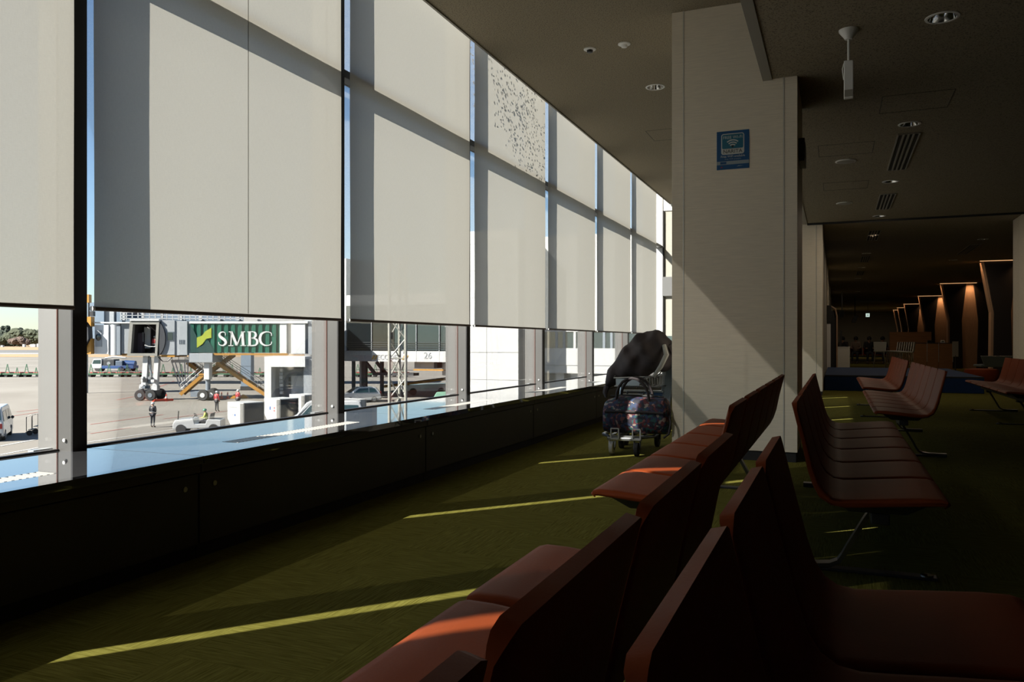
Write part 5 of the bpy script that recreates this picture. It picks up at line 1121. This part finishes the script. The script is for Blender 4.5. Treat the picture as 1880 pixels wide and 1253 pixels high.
VW = [[(0.32, 1.15), (0.42, 1.72), (1.6, 1.75), (1.6, 1.12)], [(1.72, 1.12), (1.72, 1.75), (2.75, 1.75), (2.75, 1.12)], [(2.87, 1.12), (2.87, 1.75), (3.45, 1.72), (4.0, 1.12)]]
def veh_at(u, v): p = gpt(u, v); return (p.x, p.y, GZ)
vehicle('white hatchback car parked beside the lattice mast', 'car', veh_at(660, 739), YAW + R(205), 3.86, 1.65, HATCH, 0.95, HW, (0.68, 3.05), 0.30, front=((3.0, 0.98), (2.35, 1.42)), rear=((0.12, 1.0), (0.45, 1.42)))
p = at_depth(-15, 628, 48.5); vehicle('white van at the left edge of the photo, seen from behind', 'van', (p.x, p.y, GZ), YAW + R(116), 4.7, 1.75, VAN, 1.08, VW, (0.85, 3.75), 0.33, front=((4.35, 1.12), (3.75, 1.85)), rear=((0.05, 1.25), (0.27, 1.84)), name='van')
p = at_depth(604, 628, 52.6); vehicle('white van behind the black window mullion, nose to the left', 'van', (p.x, p.y, GZ), YAW + R(188), 4.7, 1.75, VAN, 1.08, VW, (0.85, 3.75), 0.33, front=((4.35, 1.12), (3.75, 1.85)), rear=((0.05, 1.25), (0.27, 1.84)), name='van')
p = at_depth(583, 628, 77); vehicle('white car by the shutter of the service building', 'car', (p.x, p.y, GZ), YAW + R(170), 3.86, 1.65, HATCH, 0.95, HW, (0.68, 3.05), 0.30, front=((3.0, 0.98), (2.35, 1.42)), rear=((0.12, 1.0), (0.45, 1.42)))
# de-icing truck far out
p = gpt(213, 682); dt = thing('service_truck', 'blue and white service truck far out on the apron', 'truck', (p.x, p.y, GZ), YAW)
MB().bx(-4.2, 4.0, -1.1, 1.1, 0.55, 1.15).build('chassis', 'truck_blue', dt, bevel=0.05); MB().prism([(-4.3, 0.6), (-4.3, 1.5), (-3.9, 2.45), (-2.3, 2.5), (-2.3, 0.6)], lambda q: (q[0], -1.15, q[1]), lambda q: (q[0], 1.15, q[1])).build('cab', 'car_white', dt, bevel=0.05)
MB().prism([(-4.1, 1.55), (-3.85, 2.25), (-2.5, 2.3), (-2.5, 1.55)], lambda q: (q[0], -1.19, q[1]), lambda q: (q[0], -1.14, q[1])).build('cab_window', 'car_glass', dt)
MB().bx(-2.0, 0.2, -1.1, 1.1, 1.1, 2.4).build('equipment', 'steel_dark', dt, bevel=0.1); MB().bx(0.4, 1.8, -1.1, 1.1, 1.1, 2.1).build('equipment', 'concourse_dark', dt, bevel=0.1); MB().tube([(1.8, 0, 1.6), (3.9, 0, 1.5)], 0.6, 12).build('tank', 'truck_blue', dt)
MB().tube([(-2.2, 0, 2.6), (-0.5, 0, 2.9), (2.0, 0, 2.7)], 0.15, 8).build('boom', 'car_white', dt); MB().tube([(-0.9, -1.15, 1.6), (-0.9, -1.05, 1.6)], 0.35, 14).build('hose_reel', 'rail_steel', dt)
for x in (-3.2, 1.6, 3.0):
    for y in (-0.95, 0.95): MB().tube([(x, y - 0.15, 0.5), (x, y + 0.15, 0.5)], 0.5, 16).build('wheel', 'rubber', dt)
# belt loader
p = gpt(782, 725); bl = thing('belt_loader', 'white low belt loader with a yellow conveyor by the gate', 'loader', (p.x, p.y, GZ), YAW + R(12))
MB().prism([(-2.3, 0.45), (-2.2, 1.1), (0.4, 1.2), (2.4, 1.25), (2.6, 0.9), (2.5, 0.4)], lambda q: (q[0], -0.9, q[1]), lambda q: (q[0], 0.9, q[1])).build('chassis', 'car_white', bl, bevel=0.05); MB().bar((-4.6, 0.0, 0.95), (2.6, 0.0, 1.75), 0.9, 0.22).build('conveyor', 'yellow_paint', bl); MB().bar((-4.6, -0.5, 1.1), (2.6, -0.5, 1.95), 0.06, 0.08).build('rail', 'car_black', bl)
for x in (-1.5, 1.6):
    for y in (-0.85, 0.85): MB().tube([(x, y - 0.12, 0.4), (x, y + 0.12, 0.4)], 0.4, 14).build('wheel', 'rubber', bl)
p = gpt(811, 733); gb = thing('green_cover', 'pale green tarpaulin covered crate near the gate', 'crate', (p.x, p.y, GZ), YAW)
MB().hexa([(-0.9, -0.6, 0), (0.9, -0.6, 0), (0.9, 0.6, 0), (-0.9, 0.6, 0)], [(-0.5, -0.5, 0.7), (0.85, -0.5, 0.75), (0.85, 0.5, 0.75), (-0.5, 0.5, 0.7)]).build('cover', 'pale_tent', gb, bevel=0.05); MB().bx(-0.95, 0.95, -0.65, 0.65, 0, 0.06).build('pallet', 'kiosk_wood', gb)
# tow tractor with driver
p = at_depth(367, 628, 51.5); tt = thing('tow_tractor', 'white low baggage tractor driven by the worker in yellow', 'tractor', (p.x, p.y, GZ), YAW + R(188))
MB().prism([(-1.45, 0.35), (-1.45, 0.85), (-0.6, 0.9), (-0.5, 0.62), (0.15, 0.62), (0.25, 0.95), (1.35, 0.88), (1.5, 0.6), (1.5, 0.3)], lambda q: (q[0], -0.7, q[1]), lambda q: (q[0], 0.7, q[1])).build('body', 'car_white', tt, bevel=0.04)
MB().hexa([(-0.62, -0.5, 0.62), (-0.2, -0.5, 0.62), (-0.2, 0.5, 0.62), (-0.62, 0.5, 0.62)], [(-0.68, -0.5, 0.74), (-0.2, -0.5, 0.74), (-0.2, 0.5, 0.74), (-0.68, 0.5, 0.74)]).build('driver_seat', 'car_black', tt); MB().hexa([(-0.75, -0.5, 0.74), (-0.62, -0.5, 0.74), (-0.62, 0.5, 0.74), (-0.75, 0.5, 0.74)], [(-0.86, -0.45, 1.25), (-0.78, -0.45, 1.25), (-0.78, 0.45, 1.25), (-0.86, 0.45, 1.25)]).build('seat_back', 'car_black', tt)
MB().tube([(0.45, 0.1, 0.9), (0.25, 0.1, 1.15)], 0.03, 6).build('steering_column', 'car_black', tt); MB().tube([(0.25 + 0.17 * math.sin(R(a)) * 0.5, 0.1 + 0.18 * math.cos(R(a)), 1.15 + 0.17 * math.sin(R(a)) * 0.6) for a in range(0, 361, 30)], 0.018, 6).build('steering_wheel', 'car_black', tt); MB().tube([(1.2, 0.55, 0.9), (1.15, 0.6, 1.45)], 0.03, 6).build('mirror_post', 'car_black', tt)
for x in (-1.0, 1.0):
    for y in (-0.66, 0.66): MB().tube([(x, y - 0.09, 0.3), (x, y + 0.09, 0.3)], 0.3, 16).build('wheel', 'rubber', tt)
q = tt.matrix_basis @ Vector((-0.45, 0.1, 0.20))
person('tractor driver in a yellow vest and green helmet', (q.x, q.y, GZ + 0.22), YAW + R(188 + 90), 'vest_yellow', 'trouser_dark', 'helmet_green', SIT)
# air cargo containers on dollies
def container(label, u, d, rot, dark, m_side, marks, zb=0.36):
    p = at_depth(u, 628, d); c = thing('cargo_container', label, 'container', (p.x, p.y, GZ), YAW + rot, 'air cargo containers')
    MB().prism([(-1.0, 0), (-0.55, -0.0), (0.78, 0), (0.78, 1.62), (-1.0, 1.62), (-1.0, 0.55)][1:], lambda q: (q[0], -0.76, zb + q[1]), lambda q: (q[0], 0.76, zb + q[1])).build('shell', m_side, c, bevel=0.02)
    MB().bx(0.785, 0.80, -0.70, 0.70, zb + 0.08, zb + 1.55).build('curtain', dark, c)
    for zz_ in (0.5, 1.0): MB().bx(0.80, 0.815, -0.70, 0.70, zb + zz_, zb + zz_ + 0.03).build('strap', 'container_black', c)
    for y in (-0.75, 0.71): MB().bx(0.77, 0.82, y, y + 0.05, zb, zb + 1.62).build('corner_post', 'container_metal', c)
    MB().bx(0.45, 0.76, -0.78, -0.762, zb + 0.05, zb + 1.57).build('edge_plate', 'container_metal', c)
    for (x, z_, w_, h_, m) in marks: MB().bx(x, x + w_, -0.775, -0.763, zb + z_, zb + z_ + h_).build('marking', m, c)
    dl = thing('container_dolly', 'dolly under the ' + label.replace('cargo ', ''), 'dolly', (p.x, p.y, GZ), YAW + rot, 'dollies under the cargo containers')
    MB().bx(-1.1, 0.95, -0.8, 0.8, 0.24, 0.34).build('deck', 'container_metal', dl)
    for x in (-0.7, 0.6):
        for y in (-0.6, 0.6): MB().tube([(x, y - 0.07, 0.13), (x, y + 0.07, 0.13)], 0.13, 12).build('wheel', 'rubber', dl)
    MB().bar((-1.1, 0, 0.42), (-1.9, 0, 0.25), 0.08, 0.06).build('tow_bar', 'container_metal', dl)
container('white cargo container with a dark blue curtain, left one', 453, 51.5, R(-38), 'container_dark', 'container_white', [(-0.85, 1.28, 0.9, 0.06, 'mark_grey'), (-0.2, 0.75, 0.12, 0.12, 'mark_blue'), (-0.42, 0.78, 0.06, 0.08, 'mark_grey')])
container('white cargo container with a black curtain and a pink mark, middle one', 518, 55, R(-38), 'container_black', 'container_white', [(-0.35, 0.85, 0.12, 0.22, 'mark_blue'), (0.10, 0.75, 0.16, 0.1, 'mark_pink'), (0.12, 0.95, 0.14, 0.1, 'mark_pink')])
container('white cargo container furthest right, beside the mullion', 562, 59, R(-38), 'container_metal', 'container_white', [])
container('white cargo container whose roof shows right of the mullion', 642, 54, R(-38), 'container_white', 'container_white', [])
# passenger stair trolley, small wire frame
p = gpt(66, 800); st_ = thing('step_trolley', 'small wire frame step trolley beside the left white van', 'steps', (p.x, p.y, GZ), YAW + R(10))
for y in (0, 0.8):
    MB().tube([(-0.55, y, 0.25), (-0.55, y, 1.15), (-0.25, y, 1.3), (0.9, y, 1.5)], 0.022, 6).build('rail', 'wire_dark', st_); MB().tube([(-0.6, y, 0.2), (0.9, y, 0.35), (0.9, y, 1.5)], 0.022, 6).build('frame', 'wire_dark', st_)
    for x in (-0.2, 0.2, 0.6): MB().tube([(x, y, 0.25 + 0.1 * x), (x, y, 1.3 + 0.17 * x)], 0.016, 5).build('rail_post', 'wire_dark', st_)
for x, z_ in ((-0.45, 0.35), (-0.15, 0.55), (0.15, 0.75), (0.45, 0.95)): MB().bx(x, x + 0.22, 0, 0.8, z_, z_ + 0.03).build('step', 'wire_dark', st_)
for x in (-0.35, 0.7):
    for y in (-0.05, 0.85): MB().tube([(x, y - 0.04, 0.17), (x, y + 0.04, 0.17)], 0.17, 12).build('wheel', 'rubber', st_)
# row of baggage dollies with A-frame posts
us = [-8, 27, 62, 180, 213, 246, 279, 312, 345, 405, 438, 471, 504, 537, 668, 700, 735]
for i, u in enumerate(us):
    p = gpt(u, 692.5); side = 'left of the black mullion' if u < 100 else ('behind the jet bridge' if u < 600 else 'behind the lattice mast')
    k = i if u < 100 else (i - 3 if u < 600 else i - 14)
    d = thing('cargo_dolly', 'green red dolly, %s from left of the far row, %s' % (ORD[k], side), 'dolly', (p.x, p.y, GZ), YAW, 'green and red dollies in the far row')
    MB().bx(-1.48, 1.48, -0.9, 0.9, 0.42, 0.62).build('deck', 'dolly_green', d); MB().bx(-1.4, 1.4, -0.2, 0.8, 0.64, 0.80).build('roller_bed', 'dolly_red', d)
    for x in (-0.9, 0.7):
        w_ = MB(); s_ = 1.0 if x < 0 else 0.62
        w_.bar((x - 0.35 * s_, -0.5, 0.62), (x, -0.5, 0.62 + 1.55 * s_), 0.10, 0.08); w_.bar((x + 0.35 * s_, -0.5, 0.62), (x, -0.5, 0.62 + 1.55 * s_), 0.10, 0.08); w_.bar((x - 0.2 * s_, -0.5, 0.62 + 0.6 * s_), (x + 0.2 * s_, -0.5, 0.62 + 0.6 * s_), 0.08, 0.08); w_.build('a_frame', 'dolly_green', d)
    for x in (-1.0, 1.0): MB().tube([(x, -0.8, 0.25), (x, 0.8, 0.25)], 0.25, 10).build('wheel_pair', 'rubber', d)
# cones and chocks
def cone(u, v, lab):
    p = gpt(u, v); c = thing('traffic_cone', lab, 'cone', (p.x, p.y, GZ), 0, 'traffic cones on the apron')
    MB().bx(-0.2, 0.2, -0.2, 0.2, 0, 0.04).build('base', 'cone_orange', c); MB().lathe([(0.15, 0.04), (0.10, 0.30)], (0, 0, 0), 14).build('lower_cone', 'cone_orange', c); MB().lathe([(0.10, 0.30), (0.072, 0.48)], (0, 0, 0), 14).build('band', 'letter_white', c); MB().lathe([(0.072, 0.48), (0.03, 0.72), (0.001, 0.73)], (0, 0, 0), 14).build('tip', 'cone_orange', c)
cone(282, 735, 'orange cone just behind the worker in navy'); cone(305.5, 737, 'orange cone at the end of the red bar'); cone(407, 733, 'orange cone right of the first red jacket worker'); cone(418, 733, 'second orange cone between the two red jacket workers')
a, b = gpt(283, 738), gpt(318, 736.5); rb = thing('red_bar', 'red plastic bar lying between the orange cones', 'barrier', (a.x, a.y, GZ)); MB().bar((0, 0, 0.12), (b.x - a.x, b.y - a.y, 0.12), 0.2, 0.2).build('bar', 'cone_orange', rb); MB().bx(-0.12, 0.12, -0.15, 0.15, 0, 0.1).build('foot', 'cone_orange', rb)
for u, lab in ((432, 'yellow wheel chock left of the second red jacket worker'), (448, 'yellow wheel chock right of the second red jacket worker')):
    p = gpt(u, 732); ck = thing('wheel_chock', lab, 'chock', (p.x, p.y, GZ), YAW, 'yellow chocks by the workers'); MB().prism([(-0.5, 0), (0.5, 0), (0.25, 0.3), (-0.1, 0.42)], lambda q: (q[0], -0.2, q[1]), lambda q: (q[0], 0.2, q[1])).build('block', 'yellow_paint', ck); MB().tube([(0.5, 0, 0.03), (0.9, 0, 0.03)], 0.03, 6).build('rope', 'car_black', ck)
# workers on the apron
p = gpt(280.5, 785); person('worker in navy with a reflective belt and white helmet, back turned', (p.x, p.y, GZ), YAW + R(170), 'jacket_navy', 'trouser_dark', 'helmet_white', dict(wrl=(-0.14, -0.12, 1.02), hdl=(-0.06, -0.16, 1.05), wrr=(0.14, -0.12, 1.02), hdr=(0.06, -0.16, 1.05)), None, 'reflective')
p = gpt(398, 756); person('worker in a red jacket standing left of the cones', (p.x, p.y, GZ), YAW + R(160), 'jacket_red', 'trouser_dark', 'helmet_white', dict(anl=(-0.16, 0.02, 0.08), tol=(-0.17, -0.15, 0.03)), None, 'reflective')
p = gpt(437, 752); person('worker in a red jacket behind the cargo container', (p.x, p.y, GZ), YAW + R(150), 'jacket_red', 'trouser_dark', 'helmet_white', dict(wrl=(-0.2, -0.2, 1.1), hdl=(-0.15, -0.27, 1.15)), None, 'reflective')
# trees beyond the airfield
rt = random.Random(11); TDp = 1050.0; KD = TDp / FPX
tl = [(-14, 600, 'd'), (-4, 602, 'd'), (6, 597, 'd'), (14, 596, 'd'), (23, 604, 'd'), (30, 601, 'g'), (38, 600, 'd'), (47, 605, 'g'), (56, 604, 'g'), (64, 605, 'g'), (73, 605, 'g'), (84, 603, 'd'), (96, 604, 'g'), (2, 615, 'g'), (18, 611, 'g'), (52, 613, 'g'), (70, 617, 'g'), (36, 617, 'b'), (25, 620, 'b'), (46, 621, 'b')]
kinds = {'d': 'dark conifer', 'g': 'green broadleaf tree', 'b': 'brown bare tree'}; cnt = {'d': 0, 'g': 0, 'b': 0}
for i, (u, v, kd) in enumerate(tl):
    d = TDp + (0 if kd == 'd' else -40 if kd == 'g' else -80); o = odist(u, d); h = EYE - (v - HY) * d / FPX - GZ
    t = thing('tree', '%s of the far tree line, %s of its kind from the left' % (kinds[kd], ORD[cnt[kd]]), 'tree', (o.x, o.y, GZ), 0, 'trees beyond the airfield'); cnt[kd] += 1
    MB().tube([(0, 0, 0), (0, 0, h * 0.5)], 0.3, 6).build('trunk', 'bark', t); m_ = MB()
    if kd == 'd':
        for j in range(4): m_.ico((0, 0, h * (0.25 + 0.2 * j)), h * 0.26 * (1.1 - 0.22 * j), 3, (1, 1, 0.9), 0.18, i * 9 + j)
    else:
        for j in range(6): m_.ico((h * rt.uniform(-0.25, 0.25) * (1.8 if kd == 'b' else 1), rt.uniform(-1, 1), h * rt.uniform(0.4, 0.72)), h * rt.uniform(0.26, 0.34), 3, (1.25, 1, 0.85), 0.15, i * 9 + j)
    m_.build('crown', {'d': 'leaf_dark', 'g': 'leaf_green', 'b': 'leaf_brown'}[kd], t)
for i, (u, v, w_) in enumerate(((3, 634.5, 4), (43, 632.5, 4), (60, 632.5, 9), (71, 631.5, 7))):
    d = 940; o = odist(u, d); kk = d / FPX; s_ = thing('airfield_hut', 'small white hut, %s from the left before the tree line' % ORD[i], 'hut', (o.x, o.y, GZ), YAW, 'white huts before the tree line'); zt_ = EYE - (v - HY) * kk
    MB().bx(-w_ * kk / 2, w_ * kk / 2, 0, 3, 0, zt_ - GZ).build('walls', 'facade_white', s_); MB().bx(-w_ * kk / 2 - 0.1, w_ * kk / 2 + 0.1, -0.1, 3.1, zt_ - GZ, zt_ - GZ + 0.3).build('roof', 'facade_grey', s_)
